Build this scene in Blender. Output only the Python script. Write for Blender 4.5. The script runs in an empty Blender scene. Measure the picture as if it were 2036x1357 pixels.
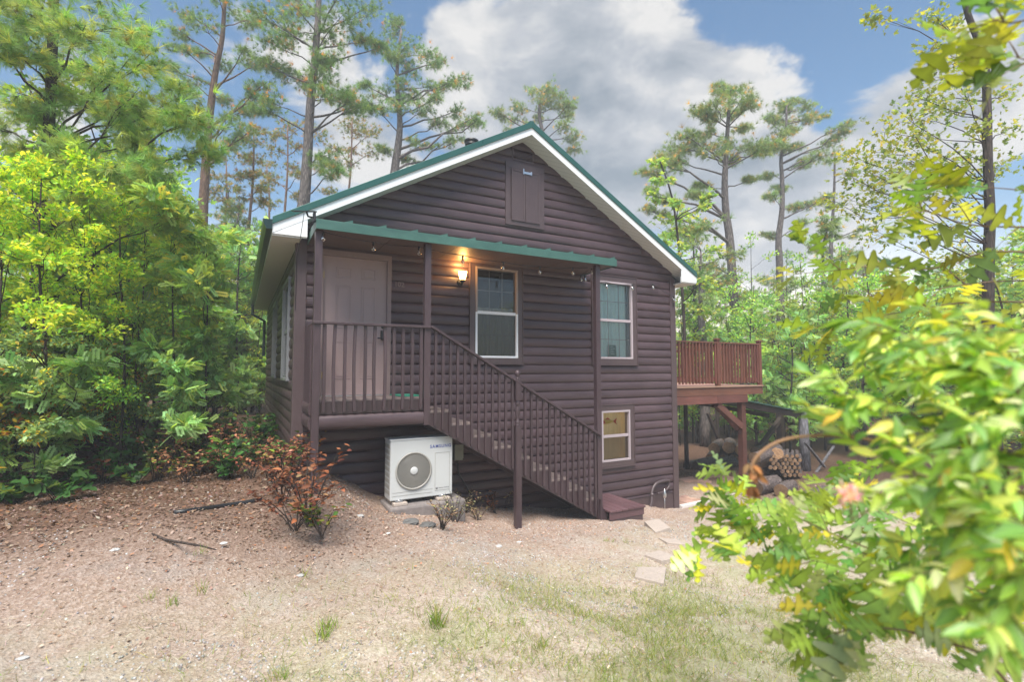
import bpy, math, random
import numpy as np
from mathutils import Vector, Matrix
from math import radians, sin, cos, pi

# ------------------------------------------------------------------ camera, sky, sun, exposure
SC = bpy.context.scene
COL = SC.collection
CAMP = np.array([-0.690, -7.537, 0.367]); YAW = 0.5; PITCH = 0.059; ROLL = -0.001; FPX = 989.9
_f = np.array([sin(YAW)*cos(PITCH), cos(YAW)*cos(PITCH), sin(PITCH)])
_r = np.array([cos(YAW), -sin(YAW), 0.0]); _u = np.cross(_r, _f)
_r, _u = _r*cos(ROLL)+_u*sin(ROLL), _u*cos(ROLL)-_r*sin(ROLL)
cd = bpy.data.cameras.new("camera"); cam = bpy.data.objects.new("camera", cd); COL.objects.link(cam)
cam.matrix_world = Matrix(((_r[0], _u[0], -_f[0], CAMP[0]), (_r[1], _u[1], -_f[1], CAMP[1]), (_r[2], _u[2], -_f[2], CAMP[2]), (0, 0, 0, 1)))
cd.sensor_width = 36; cd.lens = FPX/2036*36; cd.clip_start = 0.05; cd.clip_end = 3000
cd.dof.use_dof = True; cd.dof.focus_distance = 8.0; cd.dof.aperture_fstop = 1.7
SC.camera = cam

SUN_EL, SUN_AZ = 60, 212      # azimuth: compass direction the sun stands in, degrees clockwise from +Y
w = bpy.data.worlds.new("World"); SC.world = w; w.use_nodes = True
NT = w.node_tree; NT.nodes.clear()
def nn(nt, t, **k):
    n = nt.nodes.new(t)
    for a, b in k.items():
        if a.startswith('_'): n.inputs[int(a[1:])].default_value = b
        else: setattr(n, a, b)
    return n
def math_(nt, op, a, b=None, clamp=False):
    n = nt.nodes.new('ShaderNodeMath'); n.operation = op; n.use_clamp = clamp
    for i, v in enumerate((a, b)):
        if v is None: continue
        if isinstance(v, (int, float)): n.inputs[i].default_value = v
        else: nt.links.new(v, n.inputs[i])
    return n.outputs[0]
def ramp(nt, fac, stops):
    n = nt.nodes.new('ShaderNodeValToRGB'); e = n.color_ramp.elements
    while len(e) < len(stops): e.new(0.5)
    for q, (p, c) in zip(e, stops):
        q.position = p; q.color = (c[0], c[1], c[2], 1) if not isinstance(c, (int, float)) else (c, c, c, 1)
    nt.links.new(fac, n.inputs[0]); return n.outputs[0]
def mixc(nt, fac, a, b, mode='MIX'):
    n = nt.nodes.new('ShaderNodeMix'); n.data_type = 'RGBA'; n.blend_type = mode
    for s, v in ((n.inputs[0], fac), (n.inputs[6], a), (n.inputs[7], b)):
        if isinstance(v, (int, float)): s.default_value = v
        elif isinstance(v, tuple): s.default_value = (*v, 1)
        else: nt.links.new(v, s)
    return n.outputs[2]
def pdir(px, py):
    v = _f+_r*(px-1018)/FPX-_u*(py-678.5)/FPX
    return v/np.linalg.norm(v)
sky = nn(NT, 'ShaderNodeTexSky', sky_type='NISHITA', sun_disc=False, sun_elevation=radians(SUN_EL), sun_rotation=radians(SUN_AZ), altitude=200, air_density=1.0, dust_density=1.2, ozone_density=1.6)
tc = nn(NT, 'ShaderNodeTexCoord')
def blob(px, py, deg):                       # 1 at a direction of the sky, 0 beyond deg degrees from it
    v = nn(NT, 'ShaderNodeVectorMath', operation='DOT_PRODUCT'); NT.links.new(tc.outputs['Generated'], v.inputs[0])
    v.inputs[1].default_value = tuple(pdir(px, py))
    mr = nn(NT, 'ShaderNodeMapRange', interpolation_type='SMOOTHSTEP'); NT.links.new(v.outputs['Value'], mr.inputs[0])
    mr.inputs[1].default_value = cos(radians(deg)); mr.inputs[2].default_value = 1
    return mr.outputs[0]
def clouds(off):
    m = nn(NT, 'ShaderNodeMapping'); NT.links.new(tc.outputs['Generated'], m.inputs[0])
    m.inputs['Scale'].default_value = (1, 1, 1.7); m.inputs['Location'].default_value = (off[0], off[1], off[2])
    a = nn(NT, 'ShaderNodeTexNoise'); NT.links.new(m.outputs[0], a.inputs[0])
    a.inputs['Scale'].default_value = 5.5; a.inputs['Detail'].default_value = 9; a.inputs['Roughness'].default_value = 0.56; a.inputs['Distortion'].default_value = 0.25
    return a.outputs[0]
den = clouds((0, 0, 0)); den2 = clouds((0.035, -0.02, -0.10))
bias = None
for (px, py, dg, amp) in [(1180, 170, 13, .30), (1000, 150, 12, .26), (820, 170, 14, .20), (1330, 260, 14, .28), (1130, 330, 14, .2), (1500, 420, 10, .16), (1500, 220, 10, .17), (1790, 200, 9, .2),
                          (1930, 230, 10, .2), (1500, 480, 7, .12), (1680, 330, 12, .16), (150, 250, 12, .12), (1600, 60, 13, -.20), (850, 10, 12, -.16), (1760, 90, 11, -.12), (620, 120, 12, .06), (400, 150, 14, -.08)]:
    t = math_(NT, 'MULTIPLY', blob(px, py, dg), amp)
    bias = t if bias is None else math_(NT, 'ADD', bias, t)
dsum = math_(NT, 'ADD', den, bias)
cov = nn(NT, 'ShaderNodeMapRange', interpolation_type='SMOOTHSTEP'); NT.links.new(dsum, cov.inputs[0]); cov.inputs[1].default_value = .57; cov.inputs[2].default_value = .69
shade = math_(NT, 'SUBTRACT', den, den2)
thick = nn(NT, 'ShaderNodeMapRange'); NT.links.new(dsum, thick.inputs[0]); thick.inputs[1].default_value = .62; thick.inputs[2].default_value = 1.0
under = math_(NT, 'MULTIPLY', blob(1150, 330, 12), .35)
lit = math_(NT, 'SUBTRACT', math_(NT, 'ADD', math_(NT, 'MULTIPLY', shade, 2.6), .80), math_(NT, 'ADD', math_(NT, 'MULTIPLY', thick.outputs[0], .28), under), True)
K = 1/0.08
ccol = ramp(NT, lit, [(0, tuple(v*K for v in (.14, .165, .19))), (.55, tuple(v*K for v in (.26, .272, .29))), (1, tuple(v*K for v in (.42, .41, .395)))])
base = mixc(NT, 1.0, sky.outputs[0], (.80, 1.04, 1.08), 'MULTIPLY')
sep = nn(NT, 'ShaderNodeSeparateXYZ'); NT.links.new(tc.outputs['Generated'], sep.inputs[0])
hz = nn(NT, 'ShaderNodeMapRange', interpolation_type='SMOOTHSTEP'); NT.links.new(sep.outputs[2], hz.inputs[0]); hz.inputs[1].default_value = .30; hz.inputs[2].default_value = -.02
warm = math_(NT, 'MAXIMUM', blob(1500, 640, 26), blob(330, 420, 18))
hcol = mixc(NT, warm, tuple(v*K for v in (.42, .46, .50)), tuple(v*K for v in (1.35, 1.10, .80)))
s1 = mixc(NT, math_(NT, 'MULTIPLY', hz.outputs[0], math_(NT, 'ADD', math_(NT, 'MULTIPLY', warm, .5), .5)), base, hcol)
s2 = mixc(NT, math_(NT, 'MULTIPLY', cov.outputs[0], .93), s1, ccol)
bg = nn(NT, 'ShaderNodeBackground'); NT.links.new(s2, bg.inputs[0]); bg.inputs[1].default_value = 0.078
wo = nn(NT, 'ShaderNodeOutputWorld'); NT.links.new(bg.outputs[0], wo.inputs[0])

sl = bpy.data.lights.new("sun", 'SUN'); sl.energy = 3.6; sl.angle = radians(34); sl.color = (1, .925, .82)
so = bpy.data.objects.new("sun", sl); COL.objects.link(so)
_sd = Vector((sin(radians(SUN_AZ))*cos(radians(SUN_EL)), cos(radians(SUN_AZ))*cos(radians(SUN_EL)), sin(radians(SUN_EL))))
so.rotation_euler = _sd.to_track_quat('Z', 'Y').to_euler(); so.location = (0, -20, 30)
SC.view_settings.view_transform = 'Standard'; SC.view_settings.look = 'None'; SC.view_settings.gamma = 1
SC.view_settings.exposure = 1.15
SC.render.engine = 'CYCLES'
SC.cycles.use_denoising = True; SC.cycles.max_bounces = 8; SC.cycles.transparent_max_bounces = 16
SC.cycles.diffuse_bounces = 5; SC.cycles.sample_clamp_indirect = 6

# ------------------------------------------------------------------ helpers
def at(px, py, y=None, x=None, z=None, d=None):      # a pixel of the 2036-wide photo as a ray, cut at a plane or depth
    v = _f+_r*(px-1018)/FPX-_u*(py-678.5)/FPX
    if d is not None: t = d
    elif y is not None: t = (y-CAMP[1])/v[1]
    elif x is not None: t = (x-CAMP[0])/v[0]
    else: t = (z-CAMP[2])/v[2]
    return CAMP+v*t
GP = np.array([(-.7, -7.5, -1.38), (0, 0, -1.0), (0, -.9, -1.12), (1.3, -.9, -1.55), (2.2, -.6, -1.8), (3, -.8, -2.03), (4.66, -.8, -2.1), (6, -.4, -2.28), (7.3, 0, -2.46), (9.9, .3, -2.42), (0, 8.5, -.98), (0, 4, -.98),
      (-4, -2, -1.05), (-1.5, -1.2, -1.05), (-4, 4, -.82), (3, -3, -2.0), (4.5, -3, -2.1), (7, -3, -2.3), (12, 3, -2.6), (14, 10, -2.7), (-8, -6, -1.2), (.5, -3.2, -1.5), (1, -5, -1.62), (3, -6, -1.8), (-8, 6, -.7), (9, -5, -2.3), (20, 18, -2.8), (20, 0, -2.7),
      (-15, 20, -.5), (4, 30, -1.5), (30, 30, -2.6), (4, -14, -1.7), (-10, -14, -1.3), (-3, -5, -1.25), (11.5, 1, -2.5)])
def gz(x, y):
    x = np.asarray(x, float); y = np.asarray(y, float)
    d2 = (x[..., None]-GP[:, 0])**2+(y[..., None]-GP[:, 1])**2
    wgt = 1/(d2+.25)**1.6
    h = (wgt*GP[:, 2]).sum(-1)/wgt.sum(-1)
    return h + .018*np.sin(x*2.1+1.3)*np.cos(y*1.7)+.010*np.sin(x*5.3+y*3.1)+.006*np.sin(x*9.1-y*11.3)
def gzf(x, y): return float(gz(x, y))

class MB:
    def __init__(s): s.v = []; s.f = []; s.c = []; s.col = (1, 1, 1); s.sm = []
    def add(s, vs, fs, smooth=False):
        n = len(s.v); s.v += [tuple(map(float, p)) for p in vs]; s.f += [tuple(n+i for i in f) for f in fs]; s.c += [s.col]*len(vs); s.sm += [smooth]*len(fs); return s
    def box(s, x0, x1, y0, y1, z0, z1):
        return s.add([(x0, y0, z0), (x1, y0, z0), (x1, y1, z0), (x0, y1, z0), (x0, y0, z1), (x1, y0, z1), (x1, y1, z1), (x0, y1, z1)],
                     [(3, 2, 1, 0), (4, 5, 6, 7), (0, 1, 5, 4), (1, 2, 6, 5), (2, 3, 7, 6), (3, 0, 4, 7)])
    def obox(s, a, b, wd, ht, up=(0, 0, 1)):     # a beam from a to b; wd sideways, ht along up
        a = Vector(a); b = Vector(b); d = (b-a).normalized(); up = Vector(up); sd = d.cross(up).normalized(); u = sd.cross(d)
        p = []
        for q in (a, b):
            for i, j in ((-1, -1), (1, -1), (1, 1), (-1, 1)): p.append(q+sd*(i*wd/2)+u*(j*ht/2))
        return s.add(p, [(0, 1, 2, 3), (7, 6, 5, 4), (0, 4, 5, 1), (1, 5, 6, 2), (2, 6, 7, 3), (3, 7, 4, 0)])
    def prism(s, poly, axis, a0, a1):            # polygon in the other two axes pushed along an axis
        def P(u, v, a): return {'x': (a, u, v), 'y': (u, a, v), 'z': (u, v, a)}[axis]
        n = len(poly); vs = [P(u, v, a0) for u, v in poly]+[P(u, v, a1) for u, v in poly]
        area = sum(poly[i][0]*poly[(i+1) % n][1]-poly[(i+1) % n][0]*poly[i][1] for i in range(n))
        fl = (area > 0) ^ (axis == 'y') ^ (a1 < a0)
        fs = [tuple(range(n)), tuple(range(2*n-1, n-1, -1))]+[((i+1) % n, i, n+i, n+(i+1) % n) for i in range(n)]
        if not fl: fs = [tuple(reversed(f)) for f in fs]
        fs = [tuple(reversed(f)) for f in fs]
        return s.add(vs, fs)
    def tube(s, pts, rad, n=8, cap=True, smooth=True):
        pts = [Vector(p) for p in pts]
        if not hasattr(rad, '__len__'): rad = [rad]*len(pts)
        vs = []; fs = []; prev = None
        for i, p in enumerate(pts):
            t = (pts[min(i+1, len(pts)-1)]-pts[max(i-1, 0)])
            t = t.normalized() if t.length > 1e-9 else Vector((0, 0, 1))
            if prev is None: e = t.cross(Vector((0, 0, 1)) if abs(t.z) < .9 else Vector((1, 0, 0))).normalized()
            else:
                e = prev-t*prev.dot(t); e = e.normalized() if e.length > 1e-6 else t.orthogonal().normalized()
            prev = e; g = t.cross(e)
            for k in range(n):
                a = 2*pi*k/n; vs.append(p+(e*cos(a)+g*sin(a))*rad[i])
        for i in range(len(pts)-1):
            for k in range(n): fs.append((i*n+k, i*n+(k+1) % n, (i+1)*n+(k+1) % n, (i+1)*n+k))
        s.add(vs, fs, smooth)
        if cap:
            m = len(s.v)-len(vs); s.f.append(tuple(m+k for k in range(n-1, -1, -1))); s.f.append(tuple(m+(len(pts)-1)*n+k for k in range(n))); s.sm += [False, False]
        return s
    def lathe(s, prof, o=(0, 0, 0), n=16, axis='z', smooth=True):
        vs = []; fs = []
        for r, h in prof:
            for k in range(n):
                a = 2*pi*k/n; p = (r*cos(a), r*sin(a), h)
                if axis == 'y': p = (p[0], h, p[1])
                if axis == 'x': p = (h, p[0], p[1])
                vs.append((p[0]+o[0], p[1]+o[1], p[2]+o[2]))
        for i in range(len(prof)-1):
            for k in range(n): fs.append((i*n+k, i*n+(k+1) % n, (i+1)*n+(k+1) % n, (i+1)*n+k))
        fs.append(tuple(range(n-1, -1, -1))); fs.append(tuple((len(prof)-1)*n+k for k in range(n)))
        return s.add(vs, fs, smooth)
    def build(s, name, mat, parent=None, bevel=0):
        me = bpy.data.meshes.new(name); me.from_pydata(s.v, [], s.f)
        me.polygons.foreach_set('use_smooth', s.sm)
        if s.c:
            a = me.color_attributes.new('tint', 'FLOAT_COLOR', 'POINT'); a.data.foreach_set('color', np.array([(*c, 1) for c in s.c], 'f').ravel())
        me.materials.append(mat); me.update()
        o = bpy.data.objects.new(name, me); COL.objects.link(o)
        if parent is not None: hang(o, parent)
        if bevel:
            b = o.modifiers.new('b', 'BEVEL'); b.width = bevel; b.segments = 2; b.limit_method = 'ANGLE'; b.angle_limit = radians(50)
        return o
def hang(o, parent):
    o.parent = parent; p = parent; l = Vector((0, 0, 0))
    while p is not None: l += p.location; p = p.parent
    o.location = -l
def tag(o, label=None, cat=None, group=None, kind=None):
    for k, v in (('label', label), ('category', cat), ('group', group), ('kind', kind)):
        if v: o[k] = v
    return o
def empty(name, loc, label=None, cat=None, group=None):
    o = bpy.data.objects.new(name, None); COL.objects.link(o); o.location = loc; o.empty_display_size = .2
    return tag(o, label, cat, group)
def copy_tree(o, parent=None):
    c = o.copy(); COL.objects.link(c)
    if parent is not None: c.parent = parent
    for ch in [k for k in ALLCH.get(o.name, [])]: copy_tree(ch, c)
    return c
ALLCH = {}
def np_mesh(name, V, faces, mat, parent=None, cols=None, smooth=False):
    """faces: list of (m,k) int arrays"""
    me = bpy.data.meshes.new(name); me.vertices.add(len(V)); me.vertices.foreach_set('co', np.ascontiguousarray(V, 'f').ravel())
    lv = np.concatenate([f.ravel() for f in faces]).astype('i'); tot = np.concatenate([np.full(len(f), f.shape[1]) for f in faces]).astype('i')
    st = np.concatenate([[0], np.cumsum(tot)[:-1]]).astype('i')
    me.loops.add(len(lv)); me.loops.foreach_set('vertex_index', lv)
    me.polygons.add(len(tot)); me.polygons.foreach_set('loop_start', st); me.polygons.foreach_set('loop_total', tot)
    if smooth: me.polygons.foreach_set('use_smooth', np.ones(len(tot), bool))
    if cols is not None:
        a = me.color_attributes.new('tint', 'FLOAT_COLOR', 'POINT'); c4 = np.ones((len(V), 4), 'f'); c4[:, :3] = cols; a.data.foreach_set('color', c4.ravel())
    me.materials.append(mat); me.update(calc_edges=True)
    o = bpy.data.objects.new(name, me); COL.objects.link(o)
    if parent is not None: hang(o, parent)
    return o

# ------------------------------------------------------------------ materials
def mat(name):
    m = bpy.data.materials.new(name); m.use_nodes = True; nt = m.node_tree; b = nt.nodes['Principled BSDF']; return m, nt, b
def simple(name, col, rough=.5, metal=0, spec=.5, noise=0, nscale=(30, 30, 30), bump=0, tint=False, coat=0):
    m, nt, b = mat(name); b.inputs['Roughness'].default_value = rough; b.inputs['Metallic'].default_value = metal; b.inputs['Specular IOR Level'].default_value = spec
    b.inputs['Coat Weight'].default_value = coat
    c = None
    if noise or bump:
        t = nn(nt, 'ShaderNodeTexCoord'); mp = nn(nt, 'ShaderNodeMapping'); nt.links.new(t.outputs['Object'], mp.inputs[0]); mp.inputs['Scale'].default_value = nscale
        n = nn(nt, 'ShaderNodeTexNoise'); nt.links.new(mp.outputs[0], n.inputs[0]); n.inputs['Scale'].default_value = 1; n.inputs['Detail'].default_value = 6; n.inputs['Roughness'].default_value = .65
        n2 = nn(nt, 'ShaderNodeTexNoise'); nt.links.new(t.outputs['Object'], n2.inputs[0]); n2.inputs['Scale'].default_value = 1.7; n2.inputs['Detail'].default_value = 4
        f = math_(nt, 'ADD', math_(nt, 'MULTIPLY', n.outputs[0], .6), math_(nt, 'MULTIPLY', n2.outputs[0], .4))
        lo = tuple(v*(1-noise) for v in col); hi = tuple(min(1, v*(1+noise)) for v in col)
        c = ramp(nt, f, [(.32, lo), (.68, hi)])
        rr = nn(nt, 'ShaderNodeMapRange'); nt.links.new(f, rr.inputs[0]); rr.inputs[1].default_value = .3; rr.inputs[2].default_value = .7; rr.inputs[3].default_value = max(.05, rough-.12); rr.inputs[4].default_value = min(1, rough+.15)
        nt.links.new(rr.outputs[0], b.inputs['Roughness'])
        if bump:
            bp = nn(nt, 'ShaderNodeBump'); nt.links.new(n.outputs[0], bp.inputs['Height']); bp.inputs['Strength'].default_value = bump; bp.inputs['Distance'].default_value = .004; nt.links.new(bp.outputs[0], b.inputs['Normal'])
    if tint:
        a = nn(nt, 'ShaderNodeAttribute', attribute_name='tint')
        c = mixc(nt, 1, c if c is not None else tuple(col), a.outputs[0], 'MULTIPLY')
    if c is not None: nt.links.new(c, b.inputs['Base Color'])
    else: b.inputs['Base Color'].default_value = (*col, 1)
    return m
M = {}
PB = (.070, .045, .052)
M['log'] = simple('brown_log_paint', PB, .42, noise=.32, nscale=(3, 3, 60), bump=.35, tint=True, spec=.45)
M['trim'] = simple('brown_trim_paint', (.078, .052, .056), .45, noise=.18, nscale=(25, 25, 6), bump=.3)
M['rail'] = simple('brown_rail_paint', (.054, .034, .040), .40, noise=.25, nscale=(30, 30, 5), bump=.35, tint=True)
M['tread'] = simple('worn_tread', (.17, .135, .13), .7, noise=.45, nscale=(6, 40, 40), bump=.5, tint=True)
M['door'] = simple('door_paint', (.30, .215, .215), .38, noise=.05, nscale=(8, 8, 8))
M['doortrim'] = simple('door_trim_paint', (.21, .15, .15), .45, noise=.1, nscale=(20, 20, 5))
M['green'] = simple('green_metal', (.028, .105, .088), .33, metal=.25, noise=.10, nscale=(4, 4, 4), spec=.6)
M['green_worn'] = simple('worn_green_metal', (.050, .125, .105), .42, metal=.1, noise=.22, nscale=(5, 5, 14), spec=.5)
M['gutter'] = simple('dark_green_gutter', (.022, .045, .042), .3, metal=.3)
M['white'] = simple('white_fascia', (.80, .82, .84), .35, noise=.04, nscale=(3, 3, 3))
M['soffit'] = None
M['winwhite'] = simple('window_white', (.72, .72, .76), .35)
M['winlav'] = simple('window_lavender_grey', (.40, .34, .37), .4)
M['wingrey'] = simple('window_grey', (.22, .225, .24), .45)
M['wintan'] = simple('window_tan', (.30, .235, .215), .45)
M['black'] = simple('black_plastic', (.012, .012, .014), .4)
M['brass'] = simple('brass', (.5, .33, .12), .35, metal=1)
M['steel'] = simple('steel', (.6, .6, .62), .35, metal=1)
M['deck'] = simple('red_brown_deck_stain', (.14, .050, .034), .6, noise=.35, nscale=(30, 30, 4), bump=.4, tint=True)
M['deckbeam'] = simple('red_brown_beam', (.12, .046, .034), .62, noise=.4, nscale=(4, 4, 40), bump=.5, tint=True)
M['deckfloor'] = simple('deck_boards', (.36, .21, .18), .6, noise=.25, nscale=(4, 30, 30), bump=.3, tint=True)
M['darkwood'] = simple('dark_weathered_wood', (.050, .034, .030), .75, noise=.4, nscale=(20, 20, 3), bump=.5)
M['step'] = simple('plum_step_paint', (.115, .062, .070), .45, noise=.2, nscale=(30, 4, 30), bump=.3, tint=True)
M['acwhite'] = simple('appliance_white', (.50, .515, .525), .38, noise=.05, nscale=(2, 2, 2))
M['acdark'] = simple('coil_dark', (.045, .045, .048), .5, metal=.4)
M['acgrille'] = simple('grille_grey', (.32, .31, .29), .4)
M['blue'] = simple('logo_blue', (.02, .05, .30), .4)
M['greytext'] = simple('grey_print', (.2, .2, .22), .5)
M['concrete'] = simple('weathered_concrete', (.20, .175, .17), .85, noise=.35, nscale=(14, 14, 14), bump=.8)
M['paver'] = simple('paver', (.40, .34, .30), .85, noise=.2, nscale=(30, 30, 30), bump=.6)
M['rock'] = simple('white_rock', (.46, .455, .45), .8, noise=.2, nscale=(20, 20, 20), bump=.5, tint=True)
M['pipe'] = simple('black_pipe', (.02, .021, .024), .35)
M['hosem'] = simple('flex_conduit', (.07, .05, .055), .4)
M['curtain'] = simple('pale_teal_curtain', (.70, .84, .84), .8, noise=.08, nscale=(3, 3, 3))
M['blind'] = simple('beige_interior', (.36, .32, .28), .8, noise=.15, nscale=(30, 3, 3))
M['pinewall'] = simple('yellow_pine_wall', (.70, .55, .28), .6, noise=.25, nscale=(14, 14, 2))
_b = M['pinewall'].node_tree.nodes['Principled BSDF']; _b.inputs['Emission Color'].default_value = (1, .72, .36, 1); _b.inputs['Emission Strength'].default_value = .06   # faint glow put into the wall in place of a room lamp
M['roomdark'] = simple('dim_room', (.05, .045, .04), .9)  # dimness of the room put into its wall colour
M['matgreen'] = simple('green_mat', (.02, .22, .15), .8, noise=.3, nscale=(60, 60, 60), bump=.8)
M['signgreen'] = simple('dark_green_card', (.01, .10, .08), .5)
M['red'] = simple('red_paint', (.55, .06, .03), .5); M['yellow'] = simple('yellow_paint', (.65, .48, .04), .5)
M['pink'] = simple('pink_petal', (.75, .35, .40), .6)
M['ceil'] = simple('brown_porch_ceiling', (.105, .070, .062), .5, noise=.2, nscale=(3, 30, 30), bump=.2)
def soffit_mat():
    m, nt, b = mat('ribbed_soffit'); t = nn(nt, 'ShaderNodeTexCoord'); wv = nn(nt, 'ShaderNodeTexWave', wave_type='BANDS', bands_direction='DIAGONAL')
    s = nn(nt, 'ShaderNodeSeparateXYZ'); nt.links.new(t.outputs['Object'], s.inputs[0])
    k = math_(nt, 'FRACT', math_(nt, 'MULTIPLY', math_(nt, 'ADD', s.outputs[0], s.outputs[1]), 7.5))
    c = ramp(nt, k, [(0, (.36, .35, .34)), (.06, (.62, .61, .59)), (.9, (.66, .65, .63)), (1, (.5, .5, .48))])
    nt.links.new(c, b.inputs['Base Color']); b.inputs['Roughness'].default_value = .5; nt.nodes.remove(wv); return m
M['soffit'] = soffit_mat()
def glass_mat(name, tr=.75, rough=.02, tintc=(.9, .95, .93)):
    m, nt, b = mat(name); nt.nodes.remove(b); o = nt.nodes['Material Output']
    tr_ = nn(nt, 'ShaderNodeBsdfTransparent'); tr_.inputs[0].default_value = (*[tr*v for v in tintc], 1)
    gl = nn(nt, 'ShaderNodeBsdfGlossy'); gl.inputs['Roughness'].default_value = rough; gl.inputs[0].default_value = (.95, .95, .95, 1)
    fr = nn(nt, 'ShaderNodeFresnel'); fr.inputs[0].default_value = 1.75
    mx = nn(nt, 'ShaderNodeMixShader'); nt.links.new(fr.outputs[0], mx.inputs[0]); nt.links.new(tr_.outputs[0], mx.inputs[1]); nt.links.new(gl.outputs[0], mx.inputs[2]); nt.links.new(mx.outputs[0], o.inputs[0])
    return m
M['glass'] = glass_mat('window_glass', .93); M['screen'] = glass_mat('screened_glass', .45, .25, (.85, .85, .8)); M['bulb'] = glass_mat('bulb_glass', .8, .03, (1, .97, .92))
def emit(name, col, st):
    m, nt, b = mat(name); b.inputs['Base Color'].default_value = (*col, 1); b.inputs['Emission Color'].default_value = (*col, 1); b.inputs['Emission Strength'].default_value = st; return m
M['lampglow'] = emit('lit_lamp_glass', (1, .62, .22), 7)
def bark(name, c1, c2, sc=(18, 18, 3.5), bmp=1.0):
    m, nt, b = mat(name); t = nn(nt, 'ShaderNodeTexCoord'); mp = nn(nt, 'ShaderNodeMapping'); nt.links.new(t.outputs['Object'], mp.inputs[0]); mp.inputs['Scale'].default_value = sc
    v = nn(nt, 'ShaderNodeTexVoronoi', feature='DISTANCE_TO_EDGE'); nt.links.new(mp.outputs[0], v.inputs[0]); v.inputs['Scale'].default_value = 1
    n = nn(nt, 'ShaderNodeTexNoise'); nt.links.new(mp.outputs[0], n.inputs[0]); n.inputs['Scale'].default_value = 1.2; n.inputs['Detail'].default_value = 6
    f = math_(nt, 'ADD', math_(nt, 'MULTIPLY', v.outputs[0], 1.1), math_(nt, 'MULTIPLY', n.outputs[0], .7))
    c = ramp(nt, f, [(.3, c1), (.85, c2)]); nt.links.new(c, b.inputs['Base Color']); b.inputs['Roughness'].default_value = .85
    bp = nn(nt, 'ShaderNodeBump'); nt.links.new(f, bp.inputs['Height']); bp.inputs['Strength'].default_value = bmp; bp.inputs['Distance'].default_value = .02; nt.links.new(bp.outputs[0], b.inputs['Normal']); return m
M['bark'] = bark('pine_bark', (.055, .045, .045), (.24, .20, .19))
M['barkdark'] = bark('dark_bark', (.020, .014, .012), (.085, .06, .05))
M['bark_orange'] = bark('orange_upper_bark', (.09, .05, .035), (.27, .16, .11))
M['barkgrey'] = bark('grey_log_bark', (.10, .095, .105), (.26, .25, .28), (16, 16, 5))
M['firebark'] = bark('firewood_bark', (.04, .029, .027), (.20, .155, .15), (14, 14, 14))
def cutwood():
    m, nt, b = mat('cut_wood_face'); a = nn(nt, 'ShaderNodeAttribute', attribute_name='tint')
    t = nn(nt, 'ShaderNodeTexCoord'); n = nn(nt, 'ShaderNodeTexNoise'); nt.links.new(t.outputs['Object'], n.inputs[0]); n.inputs['Scale'].default_value = 22; n.inputs['Detail'].default_value = 5
    c = ramp(nt, n.outputs[0], [(.3, (.22, .12, .06)), (.7, (.42, .26, .15))]); nt.links.new(mixc(nt, 1, c, a.outputs[0], 'MULTIPLY'), b.inputs['Base Color']); b.inputs['Roughness'].default_value = .8; return m
M['cut'] = cutwood()
def leafmat(name, rough=.45, trans=.35, spec=.4):
    m, nt, b = mat(name); a = nn(nt, 'ShaderNodeAttribute', attribute_name='tint'); o = nt.nodes['Material Output']
    b.inputs['Roughness'].default_value = rough; b.inputs['Specular IOR Level'].default_value = spec
    nt.links.new(a.outputs[0], b.inputs['Base Color'])
    tl = nn(nt, 'ShaderNodeBsdfTranslucent'); nt.links.new(mixc(nt, 1, a.outputs[0], (1.5, 1.35, .6), 'MULTIPLY'), tl.inputs[0])
    mx = nn(nt, 'ShaderNodeMixShader'); mx.inputs[0].default_value = trans; nt.links.new(b.outputs[0], mx.inputs[1]); nt.links.new(tl.outputs[0], mx.inputs[2]); nt.links.new(mx.outputs[0], o.inputs[0]); return m
M['leaf'] = leafmat('leaf', .5, .45, .3); M['needle'] = leafmat('needle', .5, .3, .3); M['bigleaf'] = leafmat('glossy_leaf', .38, .42, .6); M['dry'] = leafmat('dry_leaf', .75, .12, .2)
# ------------------------------------------------------------------ ground
W = 7.277; L = 8.57; D = .851; OV = .34; EO = .362; RK = .5675
def zt(x): return 4.662-RK*abs(x-W/2)
rng = np.random.default_rng(7)
def axis(lo, hi, st, far, k=1.25):
    a = list(np.arange(lo, hi+1e-6, st)); s = st; v = hi
    while v < far: s *= k; v += s; a.append(v)
    s = st; v = lo; b = []
    while v > -far: s *= k; v -= s; b.append(v)
    return np.array(b[::-1]+a)
gx = axis(-9, 14, .11, 170); gy = axis(-9, 10, .11, 170)
X, Y = np.meshgrid(gx, gy); Z = gz(X, Y)
fade = np.clip((np.hypot(X-2, Y)-40)/60, 0, 1); Z = Z*(1-fade)+(-2.2)*fade
Z += rng.normal(0, .006, Z.shape)
def forest(x, y):           # 1 on the wooded floor, 0 on the open yard
    x = np.asarray(x, float); y = np.asarray(y, float)
    n = .35*np.sin(x*1.3+.5)+.25*np.sin(y*2.1+x)
    left = 1/(1+np.exp(-(y+2.1+n*.6-(x+1)*.10)*2.2))*(1/(1+np.exp((x-.7)*3)))
    left = np.maximum(left, 1/(1+np.exp(-(-x-4.6+n)*2)))
    back = 1/(1+np.exp(-(y-1.2+n*.4)*2))
    far = np.maximum(1/(1+np.exp(-(x-11+n)*1.5)), 1/(1+np.exp(-(x-9.4+n)*2))/(1+np.exp(-(y+1.0+n)*2.5)))
    return np.clip(np.maximum(np.maximum(left, back), far), 0, 1)
F0 = forest(X, Y)
under = np.exp(-(((X-2.6)/2.6)**4))*np.exp(-(((Y+.35)/.65)**4))
nxv, nyv = len(gx), len(gy)
ii = np.arange(nxv*nyv).reshape(nyv, nxv)
quads = np.stack([ii[:-1, :-1].ravel(), ii[:-1, 1:].ravel(), ii[1:, 1:].ravel(), ii[1:, :-1].ravel()], 1)
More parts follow.
